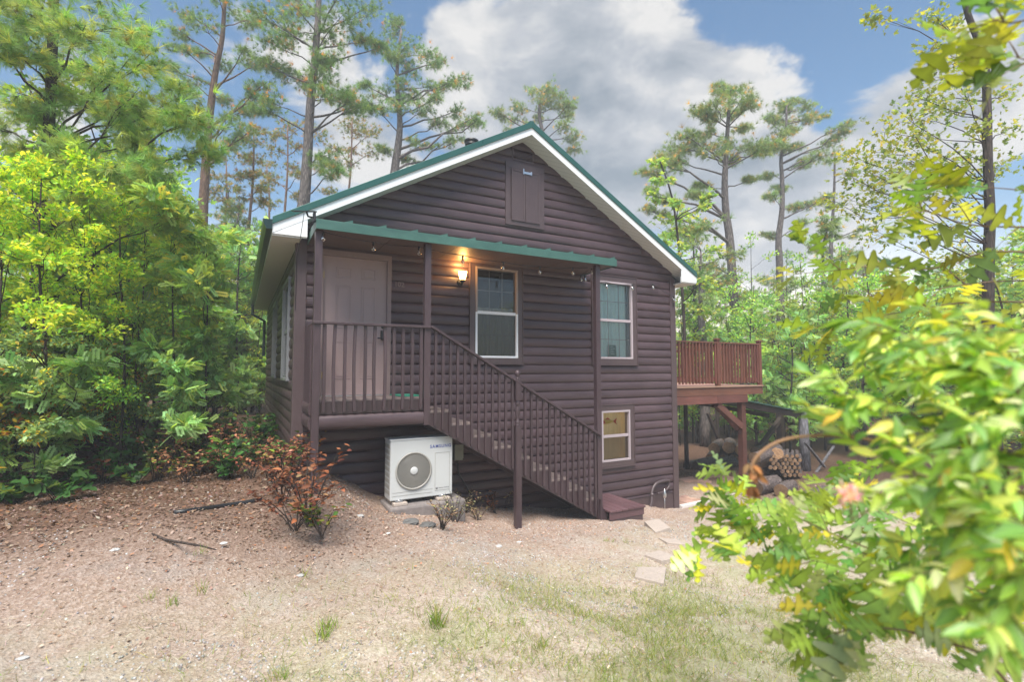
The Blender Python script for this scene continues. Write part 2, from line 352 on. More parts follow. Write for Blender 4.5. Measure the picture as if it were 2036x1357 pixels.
cols = np.stack([F0.ravel(), np.exp(-((X-5.5)/6)**2*0)*np.clip((-Y-2.2)/2.5, 0, 1).ravel() if False else np.clip((-Y.ravel()-2.2+.25*X.ravel())/2.5, 0, 1), under.ravel()], 1)
def ground_mat():
    m, nt, b = mat('yard_ground'); a = nn(nt, 'ShaderNodeAttribute', attribute_name='tint'); sp = nn(nt, 'ShaderNodeSeparateColor'); nt.links.new(a.outputs[0], sp.inputs[0])
    t = nn(nt, 'ShaderNodeTexCoord')
    def noise(s, d=6, r=.6):
        n = nn(nt, 'ShaderNodeTexNoise'); nt.links.new(t.outputs['Object'], n.inputs[0]); n.inputs['Scale'].default_value = s; n.inputs['Detail'].default_value = d; n.inputs['Roughness'].default_value = r; return n.outputs[0]
    def vor(s):
        n = nn(nt, 'ShaderNodeTexVoronoi'); nt.links.new(t.outputs['Object'], n.inputs[0]); n.inputs['Scale'].default_value = s; n.inputs['Randomness'].default_value = 1; return n
    big = noise(.9, 4); mid = noise(6, 6, .7); fine = noise(55, 6, .75); v1 = vor(48); v2 = vor(85)
    dirt = ramp(nt, fine, [(.30, (.17, .115, .085)), (.50, (.36, .255, .205)), (.70, (.56, .44, .37))])
    chip = ramp(nt, v1.outputs['Color'], [(0, (.22, .13, .09)), (.35, (.38, .26, .20)), (.7, (.52, .39, .33)), (1, (.68, .58, .52))])
    yard = mixc(nt, .55, dirt, chip)
    grav = ramp(nt, v2.outputs['Color'], [(0, (.20, .19, .19)), (.5, (.40, .385, .375)), (1, (.62, .60, .58))])
    gm = ramp(nt, math_(nt, 'ADD', math_(nt, 'MULTIPLY', big, .6), math_(nt, 'MULTIPLY', mid, .4)), [(.50, 0), (.66, .5)])
    yard = mixc(nt, gm, yard, grav)
    straw = ramp(nt, noise(30, 5, .8), [(.3, (.36, .27, .19)), (.55, (.66, .57, .47)), (.75, (.82, .74, .64))])
    sm = math_(nt, 'MULTIPLY', sp.outputs[1], ramp(nt, mid, [(.35, .3), (.6, .9)]))
    yard = mixc(nt, sm, yard, straw)
    gr = ramp(nt, noise(1.3, 3), [(.42, 0), (.62, .5)]); yard = mixc(nt, math_(nt, 'MULTIPLY', gr, sp.outputs[1]), yard, (.30, .33, .13))
    litter = ramp(nt, v1.outputs['Color'], [(0, (.045, .024, .016)), (.4, (.11, .060, .040)), (.75, (.20, .115, .080)), (1, (.33, .22, .17))])
    litter = mixc(nt, .4, litter, ramp(nt, fine, [(.3, (.03, .018, .012)), (.7, (.20, .12, .085))]))
    yard = mixc(nt, 1, yard, (.90, .93, .94), 'MULTIPLY')
    c = mixc(nt, sp.outputs[0], yard, litter)
    nt.links.new(c, b.inputs['Base Color']); b.inputs['Roughness'].default_value = .92; b.inputs['Specular IOR Level'].default_value = .2
    bp = nn(nt, 'ShaderNodeBump'); h = math_(nt, 'ADD', math_(nt, 'MULTIPLY', fine, .7), math_(nt, 'MULTIPLY', v1.outputs['Distance'], .5))
    nt.links.new(h, bp.inputs['Height']); bp.inputs['Strength'].default_value = .9; bp.inputs['Distance'].default_value = .02; nt.links.new(bp.outputs[0], b.inputs['Normal']); return m
M['ground'] = ground_mat()
g = np_mesh('ground', np.stack([X.ravel(), Y.ravel(), Z.ravel()], 1), [quads], M['ground'], None, cols, True); tag(g, kind='structure')

# ------------------------------------------------------------------ cabin
cabin = empty('cabin', (W/2, L/2, -1.6), 'dark brown log sided cabin with a green metal roof and white fascia', 'cabin')
random.seed(3)
CO = .1595; BULGE = .030
PROF = [(0, -.004), (.05, .013), (.16, .025), (.34, .031), (.55, .031), (.76, .026), (.9, .017), (.97, .004), (1, -.004)]
def siding(name, axis, base, u0f, u1f, z0, z1, holes, out, joints=True, parent=cabin, thick=1):
    """log courses on a wall plane. axis 'x': wall along x at y=base; out = outward sign; u0f/u1f: extents as functions of z"""
    mb = MB(); z = z1
    n = 0
    rows = []
    zc = z1
    while zc > z0+.01:
        c0 = zc-CO; jn = sorted(random.uniform(-1, 10) for _ in range(2)) if joints else []
        for k in range(len(PROF)-1):
            rows.append((c0+CO*PROF[k][0], c0+CO*PROF[k+1][0], PROF[k][1], PROF[k+1][1], jn, n))
        zc = c0; n += 1
    def tint(n, s):
        r = random.Random(n*31+s); v = .80+.38*r.random(); return (v*(1+.05*r.random()), v, v*(1+.04*r.random()))
    for (za, zb, oa, ob, jn, n) in rows:
        if za < z0: continue
        zm = (za+zb)/2
        a0, a1 = u0f(za), u1f(za); b0, b1 = u0f(zb), u1f(zb)
        if a1-a0 < .02: continue
        if b1 < b0: b0 = b1 = (b0+b1)/2
        cuts = [0, 1]; segs = [(a0, a1, b0, b1)]
        iv = [(a0, a1)]
        for (h0, h1, hz0, hz1) in holes:
            if hz0 < zm < hz1:
                ni = []
                for (p, q) in iv:
                    if h1 <= p or h0 >= q: ni.append((p, q)); continue
                    if p < h0: ni.append((p, h0))
                    if q > h1: ni.append((h1, q))
                iv = ni
        for (p, q) in iv:
            pts = [p]+[j for j in jn if p+.05 < j < q-.05]+[q]
            for i in range(len(pts)-1):
                s, e = pts[i], pts[i+1]
                if i > 0: s += .003
                if i < len(pts)-2: e -= .003
                sb = s+(b0-a0 if abs(s-a0) < 1e-9 else 0); eb = e+(b1-a1 if abs(e-a1) < 1e-9 else 0)
                k = sum(1 for j in jn if j < (s+e)/2)
                mb.col = tint(n, k)
                def P(u, o, zz): return (u, base+out*o*thick, zz) if axis == 'x' else (base+out*o*thick, u, zz)
                vs = [P(s, oa, za), P(e, oa, za), P(eb, ob, zb), P(sb, ob, zb)]
                fl = (axis == 'x') == (out < 0)
                mb.add(vs, [(0, 1, 2, 3) if fl else (3, 2, 1, 0)], True)
    return mb.build(name, M['log'], parent)
HOLES = [(.30, 1.275, -.02, 2.06), (2.66, 3.57, .52, 2.15), (5.20, 6.15, .55, 2.12), (5.28, 6.06, -1.40, -.37)]
zpk = 4.55
siding('front_wall', 'x', 0, lambda z: .0 if z < 2.3 else max(0, W/2-(4.50-z)/RK), lambda z: W if z < 2.3 else min(W, W/2+(4.50-z)/RK), -2.13, 4.45, HOLES, -1)
mb = MB(); mb.box(3.6, W, -.012, .04, -2.75, -2.125); mb.build('skirt_board', M['trim'], cabin)
LH = [(.88, 2.1, .2, 1.85), (3.95, 5.1, .2, 1.85)]
siding('side_wall', 'y', 0, lambda z: 0., lambda z: L, -1.7, 2.3, LH, -1)
siding('side_wall', 'y', W, lambda z: 0., lambda z: L, -2.9, 2.3, [], 1)
siding('rear_wall', 'x', L, lambda z: .0 if z < 2.3 else max(0, W/2-(4.50-z)/RK), lambda z: W if z < 2.3 else min(W, W/2+(4.50-z)/RK), -2.9, 4.45, [], 1)
# wall core behind the logs, so no light leaks; open behind the windows
mb = MB(); T = .10
def core(x0, x1, z0, z1): mb.box(x0, x1, .004, T, z0, z1)
xs = sorted({0.02, W-.02}|{h[0] for h in HOLES}|{h[1] for h in HOLES})
for a, b in zip(xs[:-1], xs[1:]):
    m_ = (a+b)/2; hs = sorted([(h[2], h[3]) for h in HOLES if h[0] < m_ < h[1]]); zc = -2.8
    for (h0, h1) in hs: core(a, b, zc, h0); zc = h1
    core(a, b, zc, 2.2)
mb.prism([(.02, 2.2), (W-.02, 2.2), (W/2, 4.42)], 'y', .004, T)
mb.build('wall_core', M['trim'], cabin)
for (x0, z0) in ((.012, -1.8), (W-.012-T, -2.9)):
    mb = MB()
    if x0 < 1:
        ys = [.101, .88, 2.1, 3.95, 5.1, L-.1]
        for i, (a, b) in enumerate(zip(ys[:-1], ys[1:])):
            if i in (1, 3): mb.box(x0, x0+T, a, b, z0, .2); mb.box(x0, x0+T, a, b, 1.85, 2.2)
            else: mb.box(x0, x0+T, a, b, z0, 2.2)
    else: mb.box(x0, x0+T, .101, L-.1, z0, 2.2)
    mb.build('wall_core', M['trim'], cabin)
mb = MB(); mb.box(.02, W-.02, L-T, L-.004, -2.9, 2.2); mb.prism([(.02, 2.2), (W-.02, 2.2), (W/2, 4.42)], 'y', L-T, L-.004); mb.build('wall_core', M['trim'], cabin)
# corner boards
for (x0, x1, y0, y1, z0, z1) in [(-.045, .105, -.047, -.002, -2.2, 2.26), (-.047, -.002, -.0015, .10, -2.2, 2.26), (W-.10, W+.045, -.047, -.002, -2.85, 2.30), (W+.002, W+.047, -.0015, .10, -2.85, 2.30)]:
    mb = MB(); mb.box(x0, x1, y0, y1, z0, z1); mb.build('corner_board', M['trim'], cabin, .006)
# gable vent
mb = MB(); mb.box(3.42, 3.86, -.040, .004, 4.075, 4.10); mb.box(3.42, 3.86, -.040, .004, 4.285, 4.31); mb.box(3.42, 3.445, -.040, .004, 4.10, 4.285); mb.box(3.835, 3.86, -.040, .004, 4.10, 4.285)
for i in range(7):
    z = 4.108+i*.026; mb.add([(3.445, -.036, z), (3.835, -.036, z), (3.835, -.02, z+.022), (3.445, -.02, z+.022)], [(0, 1, 2, 3)])
vt = mb.build('gable_vent', M['trim'], cabin)
# attic hatch
hat = MB(); x0, x1, z0, z1 = 3.28, 4.07, 2.90, 4.02; t = .10
hat.box(x0, x1, -.052, 0, z1-t, z1); hat.box(x0, x1, -.052, 0, z0, z0+t*1.1); hat.box(x0, x0+t, -.050, 0, z0+t*1.1, z1-t); hat.box(x1-t, x1, -.050, 0, z0+t*1.1, z1-t)
hat.add([(x0+t-.01, -.03, z0+t), (x1-t+.01, -.03, z0+t), (x1-t+.01, -.03, z1-t), (x0+t-.01, -.03, z1-t)], [(0, 1, 2, 3)])
hb = hat.build('attic_hatch', M['trim'], cabin, .004)
xm = (x0+x1)/2-.01
for (a, b) in ((x0+t+.006, xm-.004), (xm+.004, x1-t-.006)):
    p = MB(); q = .045; c, d_ = z0+t*1.1-.03, z1-t-.008
    p.box(a, b, -.062, -.031, c, d_-.0); p.box(a, b, -.070, -.0625, d_-q, d_); p.box(a, b, -.070, -.0625, c, c+q); p.box(a, a+q*.8, -.070, -.0625, c+q, d_-q); p.box(b-q*.8, b, -.070, -.0625, c+q, d_-q)
    p.build('shutter', M['trim'], hb, .003)
p = MB(); p.box(xm-.055, xm+.12, -.082, -.0705, z1-t-.075, z1-t-.035); p.box(xm-.055, xm-.035, -.09, -.083, z1-t-.09, z1-t+.01); p.box(xm+.10, xm+.125, -.09, -.083, z1-t-.085, z1-t-.02); p.build('latch', M['steel'], hb)
# roof
roof = MB()
Y0, Y1 = -OV, L+OV; rt = .03
for s in (-1, 1):
    xe = W/2+s*(W/2+EO); ze = zt(-EO)
    roof.prism([(W/2, 4.662), (xe, ze), (xe, ze-rt), (W/2, 4.662-rt)], 'y', Y0, Y1)
    k = Y0+.25
    while k < Y1-.1:
        roof.obox((W/2+s*.02, k, 4.662-.02*RK+.008), (xe, k, ze+.008), .04, .024); k += .30
roof.obox((W/2, Y0-.012, 4.672), (W/2, Y1, 4.672), .07, .02)
ro = roof.build('roof', M['green'], cabin)
rk = MB()
for s in (-1, 1):
    xe = W/2+s*(W/2+EO); ze = zt(-EO)
    poly = [(W/2, 4.672), (xe, ze+.010), (xe, ze-.088), (W/2, 4.672-.098-.01)]
    rk.prism(poly, 'y', Y0-.022, Y0-.002)
rk.build('rake_trim', M['green'], ro, .003)
ch = MB(); ch.lathe([(.105, 4.4), (.105, 5.62)], (3.98, 3.0, 0), 20); pc = at(938, 280, y=3.0)
ch.build('flue_pipe', M['steel'], ro)
ch = MB(); ch.lathe([(.10, 5.64), (.155, 5.66), (.155, 5.72), (.13, 5.735), (.17, 5.75), (.17, 5.80), (.05, 5.83)], (3.98, 3.0, 0), 20); ch.build('flue_cap', M['black'], ro)
for s in (-1, 1):
    xe = W/2+s*(W/2+EO); ze = zt(-EO)
    fb = MB(); top = .088; bot = .205
    fb.prism([(W/2, 4.662-top), (xe, ze-top+.0), (xe, ze-bot), (W/2, 4.662-bot-.012)], 'y', Y0, Y0+.02); fb.build('fascia_board', M['white'], cabin, .002)
    sf = MB(); a = .19
    sf.prism([(W/2, 4.662-a-.02), (xe, ze-a), (xe, ze-a-.008), (W/2, 4.662-a-.03)], 'y', Y0+.021, .03); sf.build('soffit', M['soffit'], cabin)
    bx = MB(); ow = W/2+s*(W/2-.07)
    zi = zt(-EO)-bot+ (EO+.07)*RK
    bx.prism([(xe, ze-bot-.004), (ow, ze-bot-.004), (ow, zi), (xe, ze-bot-.0035)], 'y', Y0+.004, Y0+.022)
    bx.box(min(xe, ow)+.003, max(xe, ow)-.003, Y0+.023, Y0+.04, ze-bot-.02, ze-bot+.1)
    bx.build('eave_return', M['white'], cabin)
    es = MB(); es.box(min(xe, W/2+s*W/2), max(xe, W/2+s*W/2), Y0+.0225, Y1, ze-bot-.028, ze-bot-.006); es.build('eave_soffit', M['soffit'], cabin)
    ef = MB(); ef.box(min(xe, xe-s*.02), max(xe, xe-s*.02), Y0+.024, Y1, ze-bot-.005, ze-.035); ef.build('eave_fascia', M['white'], cabin)
# gutter with downspout on the left eave
gu = MB(); xe = -EO; ze = zt(-EO)
pr = [(xe-.002, ze-.03), (xe-.002, ze-.16), (xe-.075, ze-.16), (xe-.10, ze-.10), (xe-.115, ze-.035), (xe-.105, ze-.035), (xe-.09, ze-.098), (xe-.07, ze-.152), (xe-.01, ze-.152), (xe-.01, ze-.03)]
gu.prism(pr, 'y', Y0-.02, Y1); gu.add([(p[0], Y0-.021, p[1]) for p in pr[:5]], [(4, 3, 2, 1, 0)]); gt = gu.build('gutter', M['gutter'], cabin)
dsp = MB(); yd = L-.15
dsp.tube([(xe-.05, yd, ze-.14), (xe-.05, yd, ze-.42), (-.10, yd, ze-.60), (-.10, yd, ze-1.6)], .045, 6, smooth=False); dsp.build('downspout', M['gutter'], cabin)

# windows
def window(x0, x1, z0, z1, trim, up_screen, lo_screen, grid, frame='winwhite', lower='winwhite', kind='curtain', sill=False, cols_=3, T_=.11):
    w0 = MB(); e = trim
    w0.box(x0-e, x1+e, -.058, 0, z1, z1+e); w0.box(x0-e, x1+e, -.060, 0, z0-e, z0); w0.box(x0-e, x0, -.056, 0, z0, z1); w0.box(x1, x1+e, -.056, 0, z0, z1)
    w0.box(x0-e-.012, x1+e+.012, -.075, 0, z0-e-.022, z0-e-.001); w0.box(x0-e-.012, x1+e+.012, -.072, 0, z1+e+.001, z1+e+.02)
    w0.box(x0-e-.016, x0-e-.001, -.066, 0, z0-e, z1+e); w0.box(x1+e+.001, x1+e+.016, -.066, 0, z0-e, z1+e)
    wo_ = w0.build('window', M['trim'], cabin, .003)
    zm = (z0+z1)/2
    f = MB(); q = .035
    f.box(x0, x1, -.066, .06, z1-q, z1); f.box(x0, x0+q, -.064, .06, zm, z1-q); f.box(x1-q, x1, -.064, .06, zm, z1-q); f.build('frame', M[frame], wo_, .003)
    f = MB(); f.box(x0, x1, -.066, .06, z0, z0+q); f.box(x0, x0+q, -.064, .06, z0+q, zm-.001); f.box(x1-q, x1, -.064, .06, z0+q, zm-.001); f.box(x0+q, x1-q, -.045, .03, zm-.028, zm+.022); f.build('frame', M[lower], wo_, .003)
    for (a, b, scr, yy) in ((zm+.022, z1-q, up_screen, -.012), (z0+q, zm-.028, lo_screen, -.022)):
        gl = MB(); gl.add([(x0+q, yy, a), (x1-q, yy, a), (x1-q, yy, b), (x0+q, yy, b)], [(0, 1, 2, 3)]); gl.build('pane', M['screen' if scr else 'glass'], wo_)
        if grid:
            mu = MB(); yy += .012
            for i in range(1, cols_): xx = x0+q+(x1-x0-2*q)*i/cols_; mu.box(xx-.006, xx+.006, yy, yy+.008, a, b)
            mu.box(x0+q, x1-q, yy+.001, yy+.007, (a+b)/2-.006, (a+b)/2+.006); mu.build('muntin', M['wintan' if frame == 'wintan' else 'winlav'], wo_)
    # what stands behind the glass
    r = MB(); dp = {'curtain': .30, 'dark': .75, 'pine': .26}[kind]
    A, B, C_, D_ = x0-.05, x1+.05, z0-.05, z1+.05
    r.add([(A, .101, C_), (B, .101, C_), (B, .101, D_), (A, .101, D_), (A, dp, C_), (B, dp, C_), (B, dp, D_), (A, dp, D_)], [(4, 5, 6, 7), (0, 1, 5, 4), (3, 7, 6, 2), (0, 4, 7, 3), (1, 2, 6, 5)])
    r.build('room_wall', M[{'curtain': 'curtain', 'dark': 'roomdark', 'pine': 'pinewall'}[kind]], wo_)
    if kind == 'curtain':
        c = MB(); n = 60; vs = []
        for i in range(n+1):
            u = i/n; xx = x0+.01+(x1-x0-.02)*u; yy = .10+.020*sin(u*46)+.012*sin(u*19+1)
            if .50 < u < .54: yy += .09
            vs += [(xx, yy, z0+.04), (xx, yy, z1)]
        c.add(vs, [(2*i, 2*i+2, 2*i+3, 2*i+1) for i in range(n)], True); c.build('curtain', M['curtain'], wo_)
    if kind == 'dark':
        c = MB(); n = 50; vs = []
        for i in range(n+1):
            u = i/n; xx = x0+.01+(x1-x0-.02)*u; yy = .11+.022*sin(u*30)+.010*sin(u*71+1); vs += [(xx, yy, z0+.04), (xx, yy, zm+.1)]
        c.add(vs, [(2*i, 2*i+2, 2*i+3, 2*i+1) for i in range(n)], True); c.build('curtain', M['blind'], wo_)
    return wo_
window(2.71, 3.514, .575, 2.102, .09, False, True, True, 'wintan', 'winwhite', 'dark')
window(5.24, 6.12, .585, 2.085, .105, False, False, True, 'winlav', 'winlav', 'curtain')
wp = window(5.32, 6.02, -1.365, -.405, .10, False, True, False, 'winlav', 'winlav', 'pine')
# left wall windows
for (y0, y1) in ((.93, 2.05), (4.0, 5.05)):
    w0 = MB(); z0, z1 = .25, 1.80; e = .045
    w0.box(-.062, 0, y0-e, y1+e, z1, z1+e); w0.box(-.064, 0, y0-e, y1+e, z0-e, z0); w0.box(-.060, 0, y0-e, y0, z0, z1); w0.box(-.060, 0, y1, y1+e, z0, z1); wl = w0.build('window', M['wingrey'], cabin, .003)
    f = MB(); f.box(-.03, .05, y0, y1, z1-.04, z1); f.box(-.03, .05, y0, y1, z0, z0+.04); f.box(-.03, .05, y0, y0+.04, z0+.04, z1-.04); f.box(-.03, .05, y1-.04, y1, z0+.04, z1-.04); f.box(-.02, .04, y0+.04, y1-.04, 1.0, 1.05); f.build('frame', M['wingrey'], wl)
    gl = MB(); gl.add([(-.005, y1, z0+.03), (-.005, y0, z0+.03), (-.005, y0, z1-.03), (-.005, y1, z1-.03)], [(0, 1, 2, 3)]); gl.build('pane', M['glass'], wl)
    r = MB(); r.add([(.16, y0-.05, z0-.05), (.16, y1+.05, z0-.05), (.16, y1+.05, z1+.05), (.16, y0-.05, z1+.05)], [(0, 1, 2, 3)]); r.build('blind', M['blind'], wl)

# front door
dx0, dx1 = .33, 1.244
d0 = MB(); d0.box(dx0, dx1, -.004, .035, .012, 2.03)
dr = d0.build('door', M['door'], cabin)
pn = MB()
for (a, b) in ((.175, .395), (.54, .745)):
    for (c, d_) in ((1.72, 1.885), (.985, 1.615), (.245, .79)):
        X0, X1 = dx0+a, dx0+b
        for k, (ins, yy) in enumerate(((0, -.0045), (.012, -.012), (.022, -.0042), (.040, -.010))):
            pass
        pn.box(X0, X1, -.011, -.0045, d_-.012, d_); pn.box(X0, X1, -.011, -.0045, c, c+.012); pn.box(X0, X0+.012, -.0105, -.0045, c+.012, d_-.012); pn.box(X1-.012, X1, -.0105, -.0045, c+.012, d_-.012)
        pn.box(X0+.035, X1-.035, -.010, -.0045, c+.035, d_-.035)
pn.build('door_panel', M['door'], dr, .003)
tr = MB(); tr.box(dx0-.075, dx0-.0005, -.050, .05, -.02, 2.03); tr.box(dx1+.0005, dx1+.065, -.050, .05, -.02, 2.03); tr.box(dx0-.075, dx1+.065, -.052, .05, 2.0305, 2.115); tr.build('door_frame', M['doortrim'], cabin, .004)
th = MB(); th.box(dx0, dx1, -.07, .03, -.02, .010); th.build('threshold', M['steel'], cabin)
lk = MB(); kx = dx0+.865; lk.box(kx-.032, kx+.032, -.030, -.005, .83, .97); lk.box(kx-.024, kx+.024, -.034, -.0305, .90, .955); lk.build('door_lock', M['black'], dr, .006)
lk = MB(); lk.lathe([(.028, -.012), (.012, -.016), (.012, -.05), (.03, -.055), (.034, -.075), (.02, -.088)], (kx-.0, 0, .85), 16, 'y'); lk.tube([(kx, -.07, .85), (kx-.09, -.07, .85)], .010, 8); lk.build('door_handle', M['black'], dr)
lk = MB(); lk.lathe([(.030, -.006), (.030, -.016), (.018, -.024)], (kx-.0, 0, 1.03), 16, 'y'); lk.build('deadbolt', M['black'], dr)
hi = MB(); hi.box(dx0-.006, dx0+.012, -.012, -.004, .25, .35); hi.box(dx0-.006, dx0+.012, -.012, -.004, 1.70, 1.80); hi.build('hinge', M['brass'], dr)
def text(body, size, loc, rot, m, name, parent, ext=.001, off=0.0, sx=1):
    cu = bpy.data.curves.new(name, 'FONT'); cu.body = body; cu.size = size; cu.extrude = ext; cu.offset = off; cu.align_x = 'LEFT'; cu.resolution_u = 4; cu.space_character = 1.25 if body == 'SAMSUNG' else 1
    o = bpy.data.objects.new(name, cu); COL.objects.link(o); o.location = (0, 0, 0)
    dg = bpy.context.evaluated_depsgraph_get(); me = bpy.data.meshes.new_from_object(o.evaluated_get(dg)); bpy.data.objects.remove(o)
    R = Matrix.Translation(loc) @ Matrix.Rotation(rot[2], 4, 'Z') @ Matrix.Rotation(rot[0], 4, 'X') @ Matrix.Diagonal((sx, 1, 1, 1)); me.transform(R)
    me.materials.clear(); me.materials.append(m); o = bpy.data.objects.new(name, me); COL.objects.link(o)
    if parent is not None: hang(o, parent)
    return o
text('102', .105, (1.352, -.046, 1.655), (pi/2, 0, 0), M['doortrim'], 'house_number', cabin, .004, .002)

# ------------------------------------------------------------------ front porch and its stair
porch = empty('front_porch', (2.4, -.5, -2.0), 'brown painted porch with a green metal roof, railed landing and long straight stair', 'porch')
random.seed(5)
def vt_(): v = .85+.3*random.random(); return (v, v*.99, v)
pz = 2.155
for (px_, z0) in ((.150, -1.35), (1.600, -.385), (4.600, -2.25)):
    mb = MB(); mb.col = vt_(); mb.box(px_-.045, px_+.045, -D-.045, -D+.045, z0, pz); mb.build('post', M['rail'], porch, .004)
# turned newel
nx_ = 3.03
nb = MB(); nb.box(nx_-.045, nx_+.045, -D-.045-.05, -D+.045-.05, -2.2, -.47); nb.box(nx_-.043, nx_+.043, -D-.093, -D-.007, -.09, .21)
yn = -D-.05
nb.lathe([(.044, -.4705), (.044, -.455), (.030, -.44), (.040, -.425), (.040, -.41), (.026, -.39), (.024, -.36), (.036, -.29), (.040, -.25), (.034, -.20), (.024, -.165), (.038, -.15), (.038, -.135), (.028, -.12), (.042, -.0905)], (nx_, yn, 0), 18)
nb.lathe([(.042, .2105), (.030, .225), (.036, .235), (.036, .245), (.022, .258), (.030, .275), (.040, .30), (.042, .322), (.034, .35), (.018, .366), (.003, .37)], (nx_, yn, 0), 18)
nb.build('newel_post', M['rail'], porch)
# porch roof
pr_ = MB(); pr_.prism([(-D-.135, 2.262), (-.002, 2.335), (-.002, 2.315), (-D-.135, 2.242)], 'x', .11, 4.915)
for i in range(11):
    xx = .11+.435*(i+1)
    if i < 10 or True: pr_.prism([(xx-.15, 2.257), (xx-.005, 2.262+.046), (xx, 2.262+.046), (xx, 2.257)], 'y', -D-.137, -.002)
prf = pr_.build('porch_roof', M['green_worn'], porch)
fa = MB(); fa.box(.10, 4.925, -D-.155, -D-.139, 2.140, 2.266); fa.box(.10, .112, -D-.1385, -.06, 2.142, 2.262); fa.box(4.913, 4.925, -D-.1385, -.004, 2.142, 2.262); fa.build('fascia_trim', M['green_worn'], prf, .003)
ce = MB()
for i in range(5):
    a = .113+i*.96; b = min(a+.952, 4.912); ce.box(a, b, -D-.137, -.04, 2.156, 2.168)
ce.build('ceiling', M['ceil'], prf)
bm_ = MB(); bm_.box(.113, 4.912, -D+.05-.095, -D+.05-.0555, 2.1565-.0, 2.1565) if False else None
# landing
fl = MB()
for i in range(6):
    y0 = -D+.035+i*.139; fl.col = vt_(); fl.box(.11, 1.645, y0, y0+.132, -.032, -.002)
fl.build('floor', M['tread'], porch, .003)
rm = MB(); rm.col = (.8, .8, .8); rm.box(.20, 1.55, -D-.005, -D+.033, -.185, -.034); rm.box(.13, .168, -D+.05, -.05, -.185, -.034); rm.box(1.60, 1.64, -D+.05, -.05, -.185, -.034); rm.build('rim_joist', M['rail'], porch)
def halflog(axis, a0, a1, pos, zc, h, out, b=.055):
    m_ = MB(); n = 9; vs = []
    for a in (a0, a1):
        for i in range(n+1):
            t = -pi/2+pi*i/n; o = b*cos(t)**.7 if cos(t) > 0 else 0; zz = zc+h/2*sin(t)
            vs.append((a, pos+out*o, zz) if axis == 'x' else (pos+out*o, a, zz))
    fs = [(i, n+1+i, n+2+i, i+1) for i in range(n)]
    if (axis == 'x') == (out > 0): fs = [tuple(reversed(f)) for f in fs]
    m_.add(vs, fs, True)
    m_.add([vs[0], vs[n], vs[2*n+1], vs[n+1]], [(0, 1, 2, 3)]); m_.add(vs[:n+1], [tuple(range(n+1))]); m_.add(vs[n+1:], [tuple(range(n, -1, -1))])
    return m_
h = halflog('x', .197, 1.553, -D+.005, -.285, .172, -1, .05); h.col = (1, 1, 1); h.build('skirt_log', M['log'], porch)
for zc in (-.125, -.305): halflog('y', -D+.05, -.05, .125, zc, .175, -1, .05).build('skirt_log', M['log'], porch)
# stringers and treads
RS, RN = .193, .336; XS = 1.62
SLP = .575
for yy in (-D+.0, -.10):
    pts = [(XS, -.38)]
    top = []
    for i in range(9):
        z = -.193*(i+1)-.04; xa = XS+.336*i; top += [(xa, z), (xa+.336, z)]
    poly = [(XS, -.38)]+[(4.545, -.38-(4.545-XS)*SLP)]+[(4.545, -1.777)]+[p for p in reversed(top) if p[0] < 4.545]
    m_ = MB()
    # build as quads per step so that the notched outline stays clean
    for i in range(9):
        xa, xb = XS+.336*i, min(XS+.336*(i+1), 4.553); zz = -.193*(i+1)-.036
        m_.prism([(xa, -.38-(xa-XS)*SLP), (xb, -.38-(xb-XS)*SLP), (xb, zz), (xa, zz)], 'y', yy-.019, yy+.019)
    m_.build('stringer', M['rail'], porch)
for i in range(9):
    xa = XS+.336*i; z = -.193*(i+1)
    m_ = MB(); m_.col = (.9, .9, .9); m_.box(xa+.30, xa+.318, -D+.02, -.12, z-.193, z-.035) if i < 8 else m_.box(xa+.28, xa+.30, -D+.02, -.12, z-.25, z-.035); m_.build('light_block_riser', M['rail'], porch)  # unseen boards, added to block light under the stair
    m_ = MB(); m_.col = vt_(); m_.box(xa-.0, xa+.165, -D-.022, -.08, z-.034, z); m_.box(xa+.170, xa+.355, -D-.022, -.08, z-.034, z); m_.build('tread', M['tread'], porch, .003)
# railing
def zr(x): return .965-(x-1.67)*.572
rl = MB(); rl.obox((.10, -D-.03, .972), (1.645, -D-.03, .972), .095, .034); rl.obox((.150, -D-.04, .965), (.150, -.05, .965), .085, .034)
rl.build('handrail', M['rail'], porch, .006)
rl = MB(); rl.obox((1.645, -D-.055, zr(1.645)), (4.60, -D-.055, zr(4.60)), .085, .034); rl.build('handrail', M['rail'], porch, .006)
for i in range(11):
    xx = .245+.1265*i; m_ = MB(); m_.col = vt_(); bow = random.uniform(-.02, .02) if i in (1, 3, 5, 6) else random.uniform(-.004, .004)
    yb = -D-.045
    zs = [-.16, .1, .4, .7, .955]; bs = [0, .7, 1, .7, 0]
    for k in range(4):
        a, b = xx+bow*bs[k], xx+bow*bs[k+1]; w_ = .019
        m_.add([(a-w_, yb, zs[k]), (a+w_, yb, zs[k]), (a+w_, yb+.036, zs[k]), (a-w_, yb+.036, zs[k]), (b-w_, yb, zs[k+1]), (b+w_, yb, zs[k+1]), (b+w_, yb+.036, zs[k+1]), (b-w_, yb+.036, zs[k+1])],
               [(0, 1, 5, 4), (1, 2, 6, 5), (2, 3, 7, 6), (3, 0, 4, 7)]+([(3, 2, 1, 0)] if k == 0 else []))
    m_.build('baluster', M['rail'], porch)
for i in range(6):
    y_ = -D+.10+.12*i; m_ = MB(); m_.col = vt_(); m_.box(.089, .125, y_-.018, y_+.018, -.16, .948); m_.build('baluster', M['rail'], porch)
for i in range(26):
    xx = 1.72+.1113*i
    if abs(xx-nx_) < .05: continue
    m_ = MB(); m_.col = vt_(); lo = -.34-(xx-XS)*SLP
    if xx < 4.54: m_.box(xx-.018, xx+.018, -D-.058, -D-.0205, lo, zr(xx)-.014); m_.build('baluster', M['rail'], porch)

